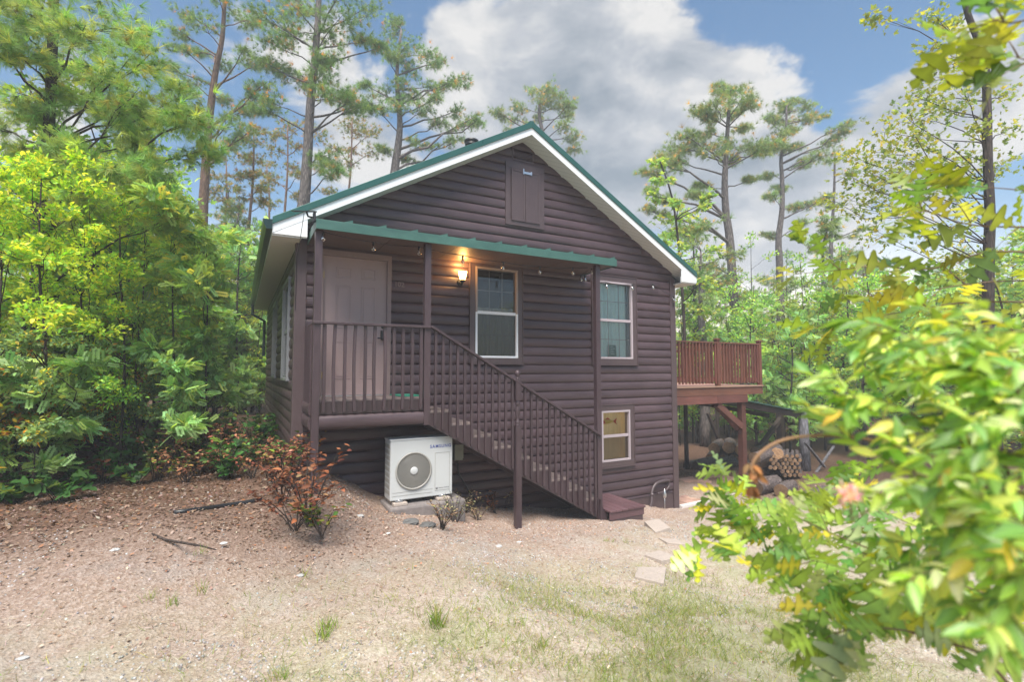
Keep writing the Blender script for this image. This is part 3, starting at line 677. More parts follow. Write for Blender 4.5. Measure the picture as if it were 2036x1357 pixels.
# low platform at the foot of the stair
pf = empty('step_platform', (4.95, -.6, -2.2), 'low plum painted plank platform at the foot of the stair', 'platform')
top = MB(); n = 6; x0, x1, y0, y1 = 4.655, 5.42, -1.08, -.10
for i in range(n):
    a = x0+(x1-x0)*i/n; top.col = vt_(); top.box(a+.003, a+(x1-x0)/n-.003, y0, y1, -1.955, -1.925)
top.build('top_board', M['step'], pf, .003)
fr = MB(); fr.box(x0+.01, x1-.02, y0+.02, y0+.05, -2.075, -1.957); fr.box(x1-.05, x1-.018, y0+.052, y1, -2.075, -1.957); fr.build('side_board', M['step'], pf, .003)
fr = MB(); fr.box(x0+.02, x1-.04, y0+.03, y0+.06, -2.26, -2.077); fr.box(x1-.07, x1-.038, y0+.062, y1, -2.26, -2.077); fr.build('base_board', M['trim'], pf, .003)
ft = MB(); ft.prism([(4.56, -2.3), (4.69, -2.3), (4.69, -1.98), (4.645, -1.96), (4.56, -1.75)], 'y', -D-.095, -D-.055); ft.build('post_foot', M['rail'], porch)
# ------------------------------------------------------------------ outdoor unit on its pad
AX, AY, AZ = 1.14, -.745, -1.405; AW, AD, AH = .90, .30, .81
ac = empty('air_conditioner', (AX+AW/2, AY+AD/2, AZ), 'white outdoor air conditioner with a round fan grille under the landing', 'air conditioner')
m_ = MB(); m_.box(AX, AX+AW, AY, AY+AD, AZ, AZ+AH); m_.build('casing', M['acwhite'], ac, .012)
m_ = MB(); m_.box(AX-.008, AX+AW+.008, AY-.008, AY+AD+.008, AZ+AH-.002, AZ+AH+.018); m_.build('top_lid', M['acwhite'], ac, .006)
FX, FZ, FR = AX+.325, AZ+.385, .255
m_ = MB(); m_.lathe([(FR-.02, -.004), (FR, -.002), (FR+.004, -.018), (FR-.006, -.026), (FR-.02, -.020), (FR-.02, -.004)], (FX, AY, FZ), 40, 'y'); m_.f = m_.f[:-2]; m_.sm = m_.sm[:-2]; ring = m_.build('grille_ring', M['acgrille'], ac)
m_ = MB(); m_.lathe([(0.001, -.0015), (FR-.015, -.0035), (FR-.015, -.0015)], (FX, AY, FZ), 40, 'y'); m_.build('fan_opening', M['acdark'], ac)
m_ = MB()
for k in range(13): 
    r = .075+.0145*k
    n = 48
    vs = []
    for i in range(n):
        a = 2*pi*i/n
        for (dr, dy) in ((-.0028, -.018), (.0028, -.018)): vs.append((FX+(r+dr)*cos(a), AY+dy, FZ+(r+dr)*sin(a)))
    m_.add(vs, [(2*i, 2*i+1, (2*i+3) % (2*n), (2*i+2) % (2*n)) for i in range(n)])
for i in range(64):
    a = 2*pi*i/64; pts = []
    for k in range(7): r = .05+.0315*k; b = a+.55*(k/6)**1.2; pts.append((FX+r*cos(b), AY-.020, FZ+r*sin(b)))
    for k in range(6):
        p, q = Vector(pts[k]), Vector(pts[k+1]); d_ = (q-p).normalized(); s_ = Vector((-d_.z, 0, d_.x))*.0016
        m_.add([p-s_, p+s_, q+s_, q-s_], [(0, 1, 2, 3)])
m_.build('fan_grille', M['acgrille'], ac)
m_ = MB(); m_.lathe([(.052, -.019), (.055, -.026), (.045, -.031), (.001, -.033)], (FX, AY, FZ), 24, 'y'); m_.build('hub_cap', M['acwhite'], ac)
m_ = MB()
x0, x1, z0, z1 = AX+.635, AX+AW-.045, AZ+.075, AZ+.60
for b in ((x0, x1, z1, z1+.004), (x0, x1, z0, z0+.004), (x0, x0+.004, z0+.004, z1), (x1-.004, x1, z0+.004, z1)): m_.box(b[0], b[1], AY-.0035, AY-.001, b[2], b[3])
for zz in (.06, .105): m_.box(AX+.03, AX+.60, AY-.003, AY-.001, AZ+zz, AZ+zz+.004)
m_.build('service_panel', M['acgrille'], ac)
text('SAMSUNG', .062, (AX+.56, AY-.0015, AZ+.675), (pi/2, 0, 0), M['blue'], 'logo', ac, .001, .0011, .95)
text('DIGITAL INVERTER', .021, (AX+.69, AY-.0015, AZ+.10), (pi/2, 0, 0), M['greytext'], 'badge_text', ac, .0005, .0003, .9)
m_ = MB(); m_.lathe([(.001, -.004), (.016, -.004), (.016, -.001)], (AX+.663, AY, AZ+.11), 16, 'y'); m_.build('badge', M['greytext'], ac)
m_ = MB()
for i in range(9): m_.box(AX-.004, AX-.0005, AY+.03, AY+AD-.03, AZ+.08+i*.078, AZ+.08+i*.078+.05)
m_.build('side_louvres', M['acgrille'], ac)
for xx in (AX+.12, AX+AW-.16):
    m_ = MB(); m_.box(xx-.05, xx+.05, AY-.03, AY+AD+.03, AZ-.018, AZ-.002); m_.lathe([(.022, -.002), (.022, .012), (.01, .02)], (xx, AY-.018, AZ), 10); m_.build('foot', M['steel'], ac, .003)
pad = MB(); PX0, PX1, PY0, PY1 = AX-.03, AX+1.06, AY-.13, AY+.45; zt_ = AZ-.06
n = 14; vs = []
pad.box(PX0, PX1, PY0, PY1, -1.80, zt_)
po = pad.build('concrete_pad', M['concrete'], None, .03); tag(po, 'grey weathered concrete pad under the white air conditioner', 'concrete pad')
for i, (xx, lb) in enumerate(((AX+.12, 'flat tan brick under the near left foot of the air conditioner'), (AX+AW-.16, 'flat tan brick under the right foot of the air conditioner'))):
    m_ = MB(); m_.box(xx-.085, xx+.105, AY-.07, AY+.30, zt_+.001, zt_+.040); o = m_.build('brick', M['paver'], None, .006); tag(o, lb, 'brick', 'bricks under the air conditioner')
eb = MB(); ex, ey, ez = 2.33, -.12, -1.06; eb.box(ex, ex+.14, ey, -.03, ez, ez+.24); ebo = empty('electrical_box', (ex+.07, -.06, ez), 'small grey electrical disconnect box on the wall beside the air conditioner', 'electrical box')
eb.build('box_body', simple('box_grey', (.22, .24, .20), .5), ebo, .008); m_ = MB(); m_.box(ex-.004, ex+.144, ey-.012, ey-.001, ez+.03, ez+.25); m_.box(ex+.03, ex+.11, ey-.02, ey-.0125, ez+.15, ez+.165); m_.build('cover', simple('cover_grey', (.24, .26, .22), .45), ebo, .005)
m_ = MB(); m_.tube([(ex+.07, -.07, ez), (ex+.08, -.08, ez-.2), (ex+.25, -.1, ez-.5), (ex+.4, -.1, ez-.7)], .012, 8); m_.build('conduit', M['pipe'], ebo)

# wall lantern
lx, lz = 2.44, 1.80
la = empty('wall_lantern', (lx, -.03, lz), 'lit amber glass wall lantern with a black scroll bracket beside the window', 'wall lamp')
m_ = MB(); m_.lathe([(.050, -.030), (.055, -.036), (.035, -.048), (.01, -.05)], (lx, 0, lz), 20, 'y'); m_.tube([(lx, -.045, lz), (lx, -.08, lz-.05), (lx, -.12, lz-.045), (lx, -.14, lz+.00), (lx, -.14, lz+.02)], .011, 8); m_.lathe([(.012, -.02), (.03, .0), (.042, .015), (.052, .028), (.04, .034)], (lx, -.14, lz), 16)
m_.build('bracket', M['black'], la)
m_ = MB(); m_.lathe([(.045, .036), (.058, .08), (.070, .13), (.078, .165), (.076, .165), (.001, .155)], (lx, -.14, lz), 8, smooth=False); m_.build('lamp_glass', M['lampglow'], la)
m_ = MB()
for i in range(8):
    a = 2*pi*i/8; m_.tube([(lx+.047*cos(a), -.14+.047*sin(a), lz+.034), (lx+.061*cos(a), -.14+.061*sin(a), lz+.08), (lx+.073*cos(a), -.14+.073*sin(a), lz+.13), (lx+.081*cos(a), -.14+.081*sin(a), lz+.166)], .0025, 5)
m_.build('lamp_cage', M['black'], la)
pl = bpy.data.lights.new('lantern_light', 'POINT'); pl.energy = 7; pl.color = (1, .50, .14); pl.shadow_soft_size = .05
po_ = bpy.data.objects.new('lantern_light', pl); COL.objects.link(po_); po_.location = (lx, -.15, lz+.26)

# string lights
st = empty('string_lights', (3, -.6, 2.0), 'black cord of clear glass bulbs strung under the porch roof and along the wall', 'string lights')
bpts = [(.20, -.90, 2.10), (.86, -.78, 2.075), (1.50, -.78, 2.09), (2.17, -.78, 2.04), (2.84, -.78, 2.01), (3.51, -.78, 2.005), (4.16, -.78, 2.05), (4.70, -.60, 2.15), (4.82, -.12, 2.10), (4.93, -.10, 2.11), (5.41, -.14, 2.01), (6.07, -.12, 2.03), (6.64, -.10, 2.09), (7.22, -.10, 1.88), (7.36, .05, 1.35)]
cord = []
for a, b in zip(bpts[:-1], bpts[1:]):
    for k in range(6):
        t = k/6; up = .10 if a[0] < 4.2 and b[0] < 4.3 else 0
        p = [a[i]*(1-t)+b[i]*t for i in range(3)]; p[2] += .035-.03*sin(pi*t)*(1 if a[0] > 4.9 else .5); cord.append(p)
cord.append((bpts[-1][0], bpts[-1][1], bpts[-1][2]+.035))
m_ = MB(); m_.tube(cord, .0055, 5); m_.build('cord', M['black'], st)
for p in bpts:
    m_ = MB(); m_.lathe([(.006, .04), (.016, .032), (.017, -.005), (.014, -.012)][::-1], p, 10); so_ = m_.build('socket', M['black'], st)
    m_ = MB(); m_.lathe([(.012, -.012), (.017, -.030), (.026, -.052), (.028, -.066), (.020, -.083), (.002, -.093)], p, 12); m_.build('bulb', M['bulb'], st)
    m_ = MB(); m_.lathe([(.004, -.012), (.007, -.035), (.009, -.055), (.002, -.062)], p, 6); m_.build('filament', M['steel'], st)
# solar panel lamp at the eave corner
sp_ = empty('solar_panel', (.05, -.9, 2.27), 'small black solar panel on an arm clamped to the porch roof corner', 'solar panel')
m_ = MB(); c = Vector((-.03, -.86, 2.372)); m_.obox(c+Vector((-.135, -.02, -.018)), c+Vector((.135, .0, .022)), .15, .014, (.1, -.3, 1)); m_.build('panel', M['black'], sp_)
m_ = MB(); m_.tube([c+Vector((.03, 0, -.005)), c+Vector((.045, -.02, -.06)), c+Vector((.10, -.03, -.07))], .012, 8); m_.box(.065, .096, -D-.135, -D-.06, 2.235, 2.345); m_.build('mount_arm', M['black'], sp_)
m_ = MB(); m_.tube([c+Vector((.0, 0, -.02)), (-.03, -.6, 2.2), (-.02, -.2, 2.05), (-.03, -.06, 1.95), (-.035, -.055, 1.2)], .004, 5); m_.build('cable', M['black'], sp_)
# green mat on the landing
m_ = MB(); m_.box(1.28, 1.62, -.70, -.12, .0005, .014); o = m_.build('door_mat', M['matgreen'], None, .004); tag(o, 'green door mat lying on the landing boards', 'mat')
# card in the window and fish on the lower window's wall
m_ = MB(); m_.obox((5.70, .055, .64), (5.70, .075, .86), .19, .006, (0, 1, 0)); o = m_.build('card_body', M['signgreen'], None); 
cb = empty('table_card', (5.70, .055, .63), 'dark green card leaning inside the upper right window', 'card'); hang(o, cb)
m_ = MB(); random.seed(9)
for k in range(5): m_.box(5.64, 5.64+random.uniform(.07, .12), .050, .051, .68+.035*k, .686+.035*k)
m_.build('lettering', M['curtain'], cb)
fh = empty('toy_fish', (5.62, .20, -.64), 'red and yellow wooden fish ornament on the pine wall inside the lower window', 'ornament')
m_ = MB(); m_.lathe([(.003, -.16), (.03, -.12), (.045, -.04), (.04, .04), (.02, .12), (.01, .15)], (5.66, .20, -.64), 12, 'x'); m_.build('fish_body', M['yellow'], fh)
m_ = MB(); m_.prism([(5.81, -.64), (5.90, -.58), (5.88, -.65), (5.90, -.71)], 'y', .195, .205); m_.prism([(5.60, -.60), (5.68, -.56), (5.74, -.61)], 'y', .195, .205); m_.lathe([(.003, -.10), (.035, -.05), (.035, .02), (.02, .05)], (5.55, .19, -.645), 10, 'x'); m_.build('fin', M['red'], fh)

# flexible conduit at the right corner and small garden light
m_ = MB(); pts = [(6.35, -.16, -2.40), (6.45, -.15, -2.22), (6.52, -.10, -2.02), (6.62, -.09, -1.90), (6.76, -.09, -1.86), (6.95, -.075, -1.86), (7.02, -.07, -1.90), (6.98, -.08, -2.0), (6.86, -.09, -2.06), (6.66, -.10, -2.08)]
def smooth_path(p, k=4):
    p = [Vector(q) for q in p]; out = []
    for i in range(len(p)-1):
        p0, p1, p2, p3 = p[max(i-1, 0)], p[i], p[i+1], p[min(i+2, len(p)-1)]
        for j in range(k):
            t = j/k; out.append(.5*((2*p1)+(-p0+p2)*t+(2*p0-5*p1+4*p2-p3)*t*t+(-p0+3*p1-3*p2+p3)*t**3))
    return out+[p[-1]]
sp = smooth_path(pts, 6); m_.tube(sp, [.030 if i < len(sp)*.62 else .018 for i in range(len(sp))], 10); m_.lathe([(.04, -.01), (.04, .05)], (6.50, -.12, -2.10), 12); o = m_.build('conduit_hose', M['hosem'], None); tag(o, 'brown flexible conduit looping down the wall beside the right corner', 'conduit')
gl_ = empty('garden_light', (6.50, -.45, gzf(6.5, -.45)), 'small silver garden light on a thin stake near the right corner', 'garden light')
zb = gzf(6.5, -.45); m_ = MB(); m_.tube([(6.5, -.45, zb-.05), (6.5, -.45, zb+.22)], .006, 6); m_.build('stake', M['steel'], gl_)
m_ = MB(); m_.lathe([(.010, .20), (.034, .235), (.036, .28), (.022, .33), (.003, .39)], (6.5, -.45, zb), 12); m_.build('lamp_head', M['steel'], gl_)

# paving stones of the path
defs = [((1281, 1046), (1303, 1062), (1333, 1058), (1310, 1045), 'worn tan paving slab nearest the plum step platform'),
        ((1309, 1073), (1326, 1084), (1364, 1089), (1345, 1076), 'worn tan paving slab second from the plum step platform'),
        ((1281, 1107), (1316, 1124), (1349, 1117), (1311, 1102), 'tan diamond set paving slab third from the step platform'),
        ((1268, 1136), (1262, 1152), (1320, 1165), (1325, 1144), 'tan rectangular paving slab farthest from the step platform')]
def onground(px, py):
    z = -2.0
    for _ in range(8): p = at(px, py, z=z); z = gzf(p[0], p[1])
    return p
for i, (a, b, c, d_, lb) in enumerate(defs):
    q = [onground(*p) for p in (a, b, c, d_)]; m_ = MB(); zz = max(p[2] for p in q)
    poly = [(p[0], p[1]) for p in q]
    m_.prism(poly, 'z', zz-.05, zz+.022); o = m_.build('paving_slab', M['paver'], None, .006); tag(o, lb, 'paving slab', 'stepping slabs across the yard')
# paved patio beside the house
pa = MB(); random.seed(4); pz0 = -2.43
for i in range(11):
    for j in range(9):
        xx = 7.36+i*.305; yy = .02+j*.205+(0)
        if (xx-7.3)*.30+yy*.0 > 9: continue
        off = .15 if j % 2 else 0; v = random.uniform(.8, 1.15); pa.col = (v, v*random.uniform(.93, 1.03), v*random.uniform(.9, 1.03))
        pa.box(xx+off*0+.004, xx+.300, yy+.004, yy+.200, -2.6, pz0+random.uniform(-.004, .004))
M['patio'] = simple('patio_brick', (.38, .24, .19), .85, noise=.25, nscale=(20, 20, 20), bump=.6, tint=True)
o = pa.build('patio', M['patio'], None, .004); tag(o, kind='structure')
pe = MB(); pe.obox((7.34, -.06, -2.455), (9.4, .0, -2.44), .10, .10); o = pe.build('patio_edge', simple('pale_edge', (.60, .57, .55), .8, noise=.15, bump=.5), None, .01); tag(o, 'pale concrete edging strip along the patio front', 'edging')

# ------------------------------------------------------------------ raised deck
dk = empty('wooden_deck', (8.8, 1.5, -2.4), 'red brown stained raised wooden deck with capped posts and baluster railing', 'deck')
random.seed(8)
def t2(): v = random.uniform(.8, 1.25); return (v, v*random.uniform(.92, 1.06), v*random.uniform(.88, 1.06))
YF, YB = .30, 3.4; XL, XR = 7.335, 10.62
m_ = MB()
k = YF-.03
while k < YB: m_.col = t2(); m_.box(XL-.0, XR+.02, k, k+.136, -.030, .0); k += .141
m_.build('deck_floor', M['deckfloor'], dk, .003)
m_ = MB(); m_.col = t2(); m_.box(XL, XR, YF-.004, YF+.034, -.215, -.031); m_.col = t2(); m_.box(XR-.038, XR, YF+.035, YB, -.215, -.031); m_.build('rim_board', M['deckbeam'], dk, .003)
m_ = MB(); m_.col = t2(); m_.box(XL, 8.98, YF+.002, YF+.04, -.40, -.216); m_.col = t2(); m_.box(8.983, 10.05, YF+.0, YF+.04, -.40, -.216); m_.build('beam', M['deckbeam'], dk, .003)
m_ = MB(); m_.box(XL, XR-.05, YB-.04, YB, -.40, -.031); m_.build('beam', M['deckbeam'], dk)
for k in range(6):
    m_ = MB(); xx = XL+.25+k*.5; m_.box(xx, xx+.038, YF+.041, YB-.041, -.21, -.031); m_.build('joist', M['darkwood'], dk)
for (xx, yy) in ((9.955, YF+.085), (9.89, YB-.1)):
    m_ = MB(); m_.col = (.75, .7, .7); m_.box(xx-.07, xx+.07, yy-.042+.0, yy+.098, -2.75, -.402 if yy > 1 else -.403); m_.build('support_post', M['deckbeam'], dk, .004)
m_ = MB(); m_.obox((9.06, YF+.085, -.43), (9.90, YF+.085, -.98), .09, .14, (0, 0, 1)); m_.build('brace', M['deckbeam'], dk, .003)
m_ = MB(); m_.obox((9.06, YB-.05, -.43), (9.84, YB-.05, -.98), .09, .14, (0, 0, 1)); m_.build('brace', M['deckbeam'], dk, .003)
m_ = MB(); m_.obox((9.89, YF+.9, -.43), (9.89, YF+.15, -1.05), .09, .13, (0, 0, 1)); m_.build('brace', M['deckbeam'], dk, .003)
def deck_post(xx, yy):
    m_ = MB(); m_.col = t2(); m_.box(xx-.045, xx+.045, yy-.045, yy+.045, -.03, 1.07); p = m_.build('railing_post', M['deck'], dk, .004)
    m_ = MB(); m_.box(xx-.065, xx+.065, yy-.065, yy+.065, 1.071, 1.092); m_.add([(xx-.055, yy-.055, 1.092), (xx+.055, yy-.055, 1.092), (xx+.055, yy+.055, 1.092), (xx-.055, yy+.055, 1.092), (xx, yy, 1.118)], [(0, 1, 4), (1, 2, 4), (2, 3, 4), (3, 0, 4)]); m_.build('post_cap', M['deck'], p)
yr = YF+.04
PXS = (7.385, 9.05, 10.57)
for xx in PXS: deck_post(xx, yr)
for xx in (7.385, 9.05, 10.57): deck_post(xx, YB-.06)
deck_post(10.57, 1.85)
def rail_run(a, b):
    a = Vector(a); b = Vector(b); d_ = (b-a); ln = d_.length; d_.normalize(); m_ = MB(); m_.col = t2()
    m_.obox(a+d_*.045+Vector((0, 0, 1.005)), b-d_*.045+Vector((0, 0, 1.005)), .085, .03)
    s_ = Vector((0, 0, 1)).cross(d_)*.018
    m_.build('railing', M['deck'], dk, .003); m_ = MB(); m_.col = t2()
    m_.obox(a+d_*.045+Vector((0, 0, .93))+s_, b-d_*.045+Vector((0, 0, .93))+s_, .03, .08); m_.build('railing', M['deck'], dk, .003); m_ = MB(); m_.col = t2(); m_.obox(a+d_*.045+Vector((0, 0, .14))+s_, b-d_*.045+Vector((0, 0, .14))+s_, .03, .08)
    m_.build('railing', M['deck'], dk, .003)
    n = int((ln-.12)/.098); 
    for i in range(n):
        p = a+d_*(.09+(ln-.18)*i/(n-1))-s_*.9; m_ = MB(); m_.col = t2(); m_.box(p.x-.017, p.x+.017, p.y-.017, p.y+.017, .055, .988); m_.build('baluster', M['deck'], dk)
rail_run((7.385, yr, 0), (9.05, yr, 0)); rail_run((9.05, yr, 0), (10.57, yr, 0)); rail_run((10.57, yr, 0), (10.57, 1.85, 0)); rail_run((10.57, 1.85, 0), (10.57, YB-.06, 0)); rail_run((10.57, YB-.06, 0), (9.05, YB-.06, 0))

# ------------------------------------------------------------------ lean-to shed with its logs
sy = 1.1
A = at(1478, 800, y=sy); B = at(1640, 832, y=sy)
sd = empty('lean_to_shed', (float((A[0]+B[0])/2), sy+.8, -2.5), 'low open lean-to of dark timbers with a green metal roof and one grey log post', 'shed')
A = Vector(A); B = Vector(B)
m_ = MB()
for k in (0, 1.8): m_.obox(A+Vector((0, k, -.07)), B+Vector((0, k, -.07)), .05, .13)
m_.build('rafter', M['darkwood'], sd)
m_ = MB(); dd = (B-A); nrm = Vector((0, 1, 0))
m_.add([A+Vector((0, -.12, .03)), B+Vector((0, -.12, .03)), B+Vector((0, 2.0, .03)), A+Vector((0, 2.0, .03)), A+Vector((0, -.12, .05)), B+Vector((0, -.12, .05)), B+Vector((0, 2.0, .05)), A+Vector((0, 2.0, .05))], [(3, 2, 1, 0), (4, 5, 6, 7), (0, 1, 5, 4), (1, 2, 6, 5), (2, 3, 7, 6), (3, 0, 4, 7)])
for k in range(9):
    t = k/8; p = A+dd*t; m_.obox(p+Vector((0, -.13, .06)), p+Vector((0, 2.0, .06)), .05, .022)
m_.build('roof_sheet', M['green_worn'], sd)
lp = at(1600, 900, y=sy-.02)
gzb = gzf(lp[0], lp[1]); zlp = float(at(1598, 815, y=sy-.02)[2])
m_ = MB(); m_.tube([(lp[0]+.02, lp[1], gzb-.1), (lp[0], lp[1], gzb+.8), (lp[0]-.03, lp[1], zlp-.05)], [.135, .13, .12], 14); m_.build('log_post', M['barkgrey'], sd)
bp = at(1552, 850, y=sy+1.75); gzb2 = gzf(bp[0], bp[1]); zt2 = float(at(1552, 822, y=sy+1.75)[2])
m_ = MB(); m_.box(bp[0]-.09, bp[0]+.09, bp[1]-.09, bp[1]+.09, gzb2-.1, zt2+.1); m_.build('timber_post', M['darkwood'], sd)
m_ = MB()
for (pa_, pb_) in (((1552, 833), (1510, 890)), ((1556, 826), (1590, 862))): m_.obox(Vector(at(*pa_, y=sy+1.7)), Vector(at(*pb_, y=sy+1.7)), .12, .12)
m_.build('brace', M['darkwood'], sd)
m_ = MB(); a_, b_ = Vector(at(1407, 822, y=4.9)), Vector(at(1429, 876, y=4.9))
m_.obox(a_, b_, .10, .08); bb = at(1428, 840, y=4.95); m_.box(bb[0]-.045, bb[0]+.045, bb[1], bb[1]+.09, gzf(bb[0], bb[1])-.1, -.6); m_.build('brace', M['darkwood'], sd)
# leaning boards by the log post
m_ = MB(); 
for (pa_, pb_, w_) in (((1658, 888), (1608, 962), .07), ((1600, 880), (1640, 930), .09), ((1640, 985), (1700, 1003), .1)): m_.obox(Vector(at(*pa_, y=sy-.25)), Vector(at(*pb_, y=sy-.35)), w_, .03)
o = m_.build('leaning_boards', M['barkgrey'], None); tag(o, 'grey weathered boards leaning beside the grey log post', 'boards')

# logs: (near end px,py), (far end px,py), y_near, y_far, radius m, label
def log(p0, p1, r, lb, grp='cut logs lying around the lean-to', seed=0, tone=1.0, nm='cut_log'):
    rr = random.Random(seed); p0 = Vector(p0); p1 = Vector(p1); n = 14; e = empty(nm, tuple(p0), lb, 'log', grp)
    m_ = MB(); pts = [p0+(p1-p0)*t for t in (0, .25, .5, .75, 1)]; rad = [r*rr.uniform(.95, 1.04) for _ in pts]
    m_.tube(pts, rad, n, cap=False)
    for i, v in enumerate(m_.v):
        k = 1+.06*sin(i*2.3+seed)+.04*sin((i % n)*1.9+seed*3); c = pts[i//n]; m_.v[i] = tuple(c+(Vector(v)-c)*k)
    m_.build('bark', M['firebark'], e)
    for s, (a, b) in enumerate(((p0, p1), (p1, p0))):
        c = MB(); v = .85*tone*rr.uniform(.95, 1.2); c.col = (v, v, v); d_ = (a-b).normalized(); ring = m_.v[:n] if s == 0 else m_.v[-n:]
        vs = [tuple(a+d_*.004)]+[tuple(a+(Vector(q)-a)*.93+d_*.004) for q in ring]
        fs = [(0, 1+i, 1+(i+1) % n) for i in range(n)]
        if s == 0: fs = [tuple(reversed(f)) for f in fs]
        vs2 = [q for q in ring]; base_ = len(vs)
        fs += [(1+i, base_+i, base_+(i+1) % n, 1+(i+1) % n) if s == 1 else (1+(i+1) % n, base_+(i+1) % n, base_+i, 1+i) for i in range(n)]
        c.add(vs+vs2, fs); c.build('cut_face', M['cut'], e)
def plog(px, py, y, dx, dy, r, lb, seed, tone=1.0, dz=0, drop=True, **k):
    p = at(px, py, y=y); q = (p[0]+dx, p[1]+dy, p[2]+dz); log(p, q, r, lb, seed=seed, tone=tone, **k)
# dark logs lying on the ground by the patio, ends towards the left
plog(1365, 927, 3.2, 1.5, .25, .125, 'dark lying log farthest left, against the forest floor', 1, .12)
plog(1382, 929, 3.0, 1.9, .15, .150, 'dark lying log second from the left, with split end', 2, .32)
plog(1405, 934, 2.8, 2.1, .05, .135, 'dark lying log nearest the patio', 3, .14)
# stacked round logs beyond the deck post
plog(1420, 893, 3.55, 1.1, .66, .185, 'big round log at the top left of the stack behind the deck', 4)
plog(1449, 891, 3.5, .95, .7, .19, 'big round log at the top middle of the stack behind the deck', 5)
plog(1472, 896, 3.5, .95, .66, .17, 'big round log at the top right of the stack, beside the deck post', 6)
plog(1413, 914, 3.55, 1.0, .7, .17, 'round log at the bottom left of the stack behind the deck', 7, .8)
plog(1436, 915, 3.5, .95, .7, .17, 'round log at the bottom middle of the stack behind the deck', 8, .8)
plog(1459, 915, 3.5, .9, .7, .17, 'round log at the bottom right of the stack behind the deck', 9, .8)
plog(1502, 899, 2.6, 1.3, .5, .16, 'round log right of the deck post, lying on the dark pile', 10)
def glog(px, pyb, r, dx, dy, lb, seed, tone):
    p = onground_(px, pyb); z = p[2]+r*.9; zz = gzf(p[0]+dx, p[1]+dy)+r*.9; log((p[0], p[1], z), (p[0]+dx, p[1]+dy, zz), r, lb, seed=seed, tone=tone)
    return p
def onground_(px, py):
    z = -2.4
    for _ in range(8): p = at(px, py, z=z); z = gzf(p[0], p[1])
    return p
ps = onground_(1572, 957); YS = float(ps[1])
plog(1545, 903, YS, .8, .55, .15, 'pale round log end alone on top of the dark woodpile', 11, 1.25)
glog(1484, 941, .155, 1.3, .5, 'dark log under the round log right of the deck post', 12, .3)
q = glog(1514, 958, .17, 1.0, .25, 'dark log in the middle of the woodpile', 13, .3)
plog(1522, 928, float(q[1])+.15, 1.1, .3, .15, 'dark log on top of the middle of the woodpile', 14, .25)
glog(1500, 985, .185, .9, .1, 'thick near log with rough bark beside the deck post', 15, .3)
glog(1553, 990, .15, .85, .3, 'pale barked log lying near the foot of the log post', 16, .5)
glog(1540, 969, .12, .5, .3, 'blackish split log between the near logs', 17, .2)
glog(1602, 1008, .15, 1.0, .2, 'dark log lying nearest the yard beyond the log post', 18, .25)
plog(1500, 912, float(ps[1])-.05, 1.5, .4, .14, 'long dark log high on the woodpile, left of the pale round end', 19, .3)
# the little stack of branch wood
random.seed(12); k = 0
for row in range(6):
    for c in range(8-row % 2):
        px = 1532+c*9.6+(row % 2)*4.8; py = 946-row*7.6
        if row < 2 and px < 1556: continue
        if px > 1592 or row > 5 and c < 4: continue
        p = at(px+random.uniform(-1, 1), py+random.uniform(-1, 1), y=YS); r = random.uniform(.040, .055)
        log(p, (p[0]+.8, p[1]+.5, p[2]+random.uniform(-.02, .02)), r, 'thin round branch cut to length in the small stack beside the log post', 'thin cut branches stacked beside the log post', seed=100+k, tone=random.uniform(.5, 1.0), nm='cut_branch'); k += 1

# ------------------------------------------------------------------ small things on the ground
m_ = MB(); pts = [onground(*p) for p in ((345, 1023), (375, 1019), (410, 1014), (450, 1008), (490, 1002), (520, 996))]
m_.tube([(p[0], p[1], p[2]+.012) for p in pts], .024, 10); o = m_.build('drain_pipe', M['pipe'], None); tag(o, 'black plastic drain pipe lying on the leaf litter', 'pipe')
m_ = MB(); pts = [onground(*p) for p in ((300, 1066), (330, 1078), (370, 1085), (400, 1090), (430, 1098))]
m_.tube([(p[0], p[1], p[2]+.015) for p in pts], [.012, .011, .010, .008, .004], 6); o = m_.build('fallen_twig', M['barkdark'], None); tag(o, 'thin fallen twig lying on the dry ground at left', 'twig')
def rock(px, py, r, lb, seed, tone=1.0, flat=.6, nm='rock', grp='pale rocks scattered in the yard'):
    p = onground(px, py); rr = np.random.default_rng(seed); m_ = MB(); m_.col = (tone, tone, tone); n = 8; prof = []
    vs = []; rings = ((.55, -.5), (.95, -.1), (1.0, .35), (.62, .8), (.02, .92))
    for i, (q, h) in enumerate(rings):
        for k in range(n):
            a = 2*pi*k/n+.3*i; s = r*q*rr.uniform(.8, 1.15); vs.append((p[0]+s*cos(a)*1.15, p[1]+s*sin(a)*.85, p[2]+r*flat*h*rr.uniform(.9, 1.1)))
    fs = [(i*n+k, i*n+(k+1) % n, (i+1)*n+(k+1) % n, (i+1)*n+k) for i in range(len(rings)-1) for k in range(n)]
    m_.add(vs, fs); o = m_.build(nm, M['rock'], None); tag(o, lb, 'rock', grp)
rock(228, 1096, .035, 'round grey white stone left of the fallen twig', 1); rock(445, 1082, .028, 'small bright white stone right of the fallen twig', 2, 1.25)
rock(772, 1062, .022, 'tiny white stone in front of the concrete pad', 3, 1.3); rock(991, 1088, .045, 'squarish pale stone left of the newel post foot', 4, .95, .5); rock(1032, 1079, .035, 'flat white stone in front of the newel post', 5, 1.1, .35)
rock(715, 1028, .05, 'grey white stone left of the concrete pad', 6, .8, .5); rock(596, 1146, .035, 'flat pale stone under the red leaved shrub', 7, .9, .4); rock(45, 1310, .028, 'pale stone near the bottom left of the yard', 8, .95, .3)
rock(815, 1040, .11, 'dark flat rock against the front of the concrete pad', 9, .28, .45, grp='dark rocks against the concrete pad'); rock(850, 1048, .10, 'dark round rock at the front right of the concrete pad', 10, .24, .6, grp='dark rocks against the concrete pad')
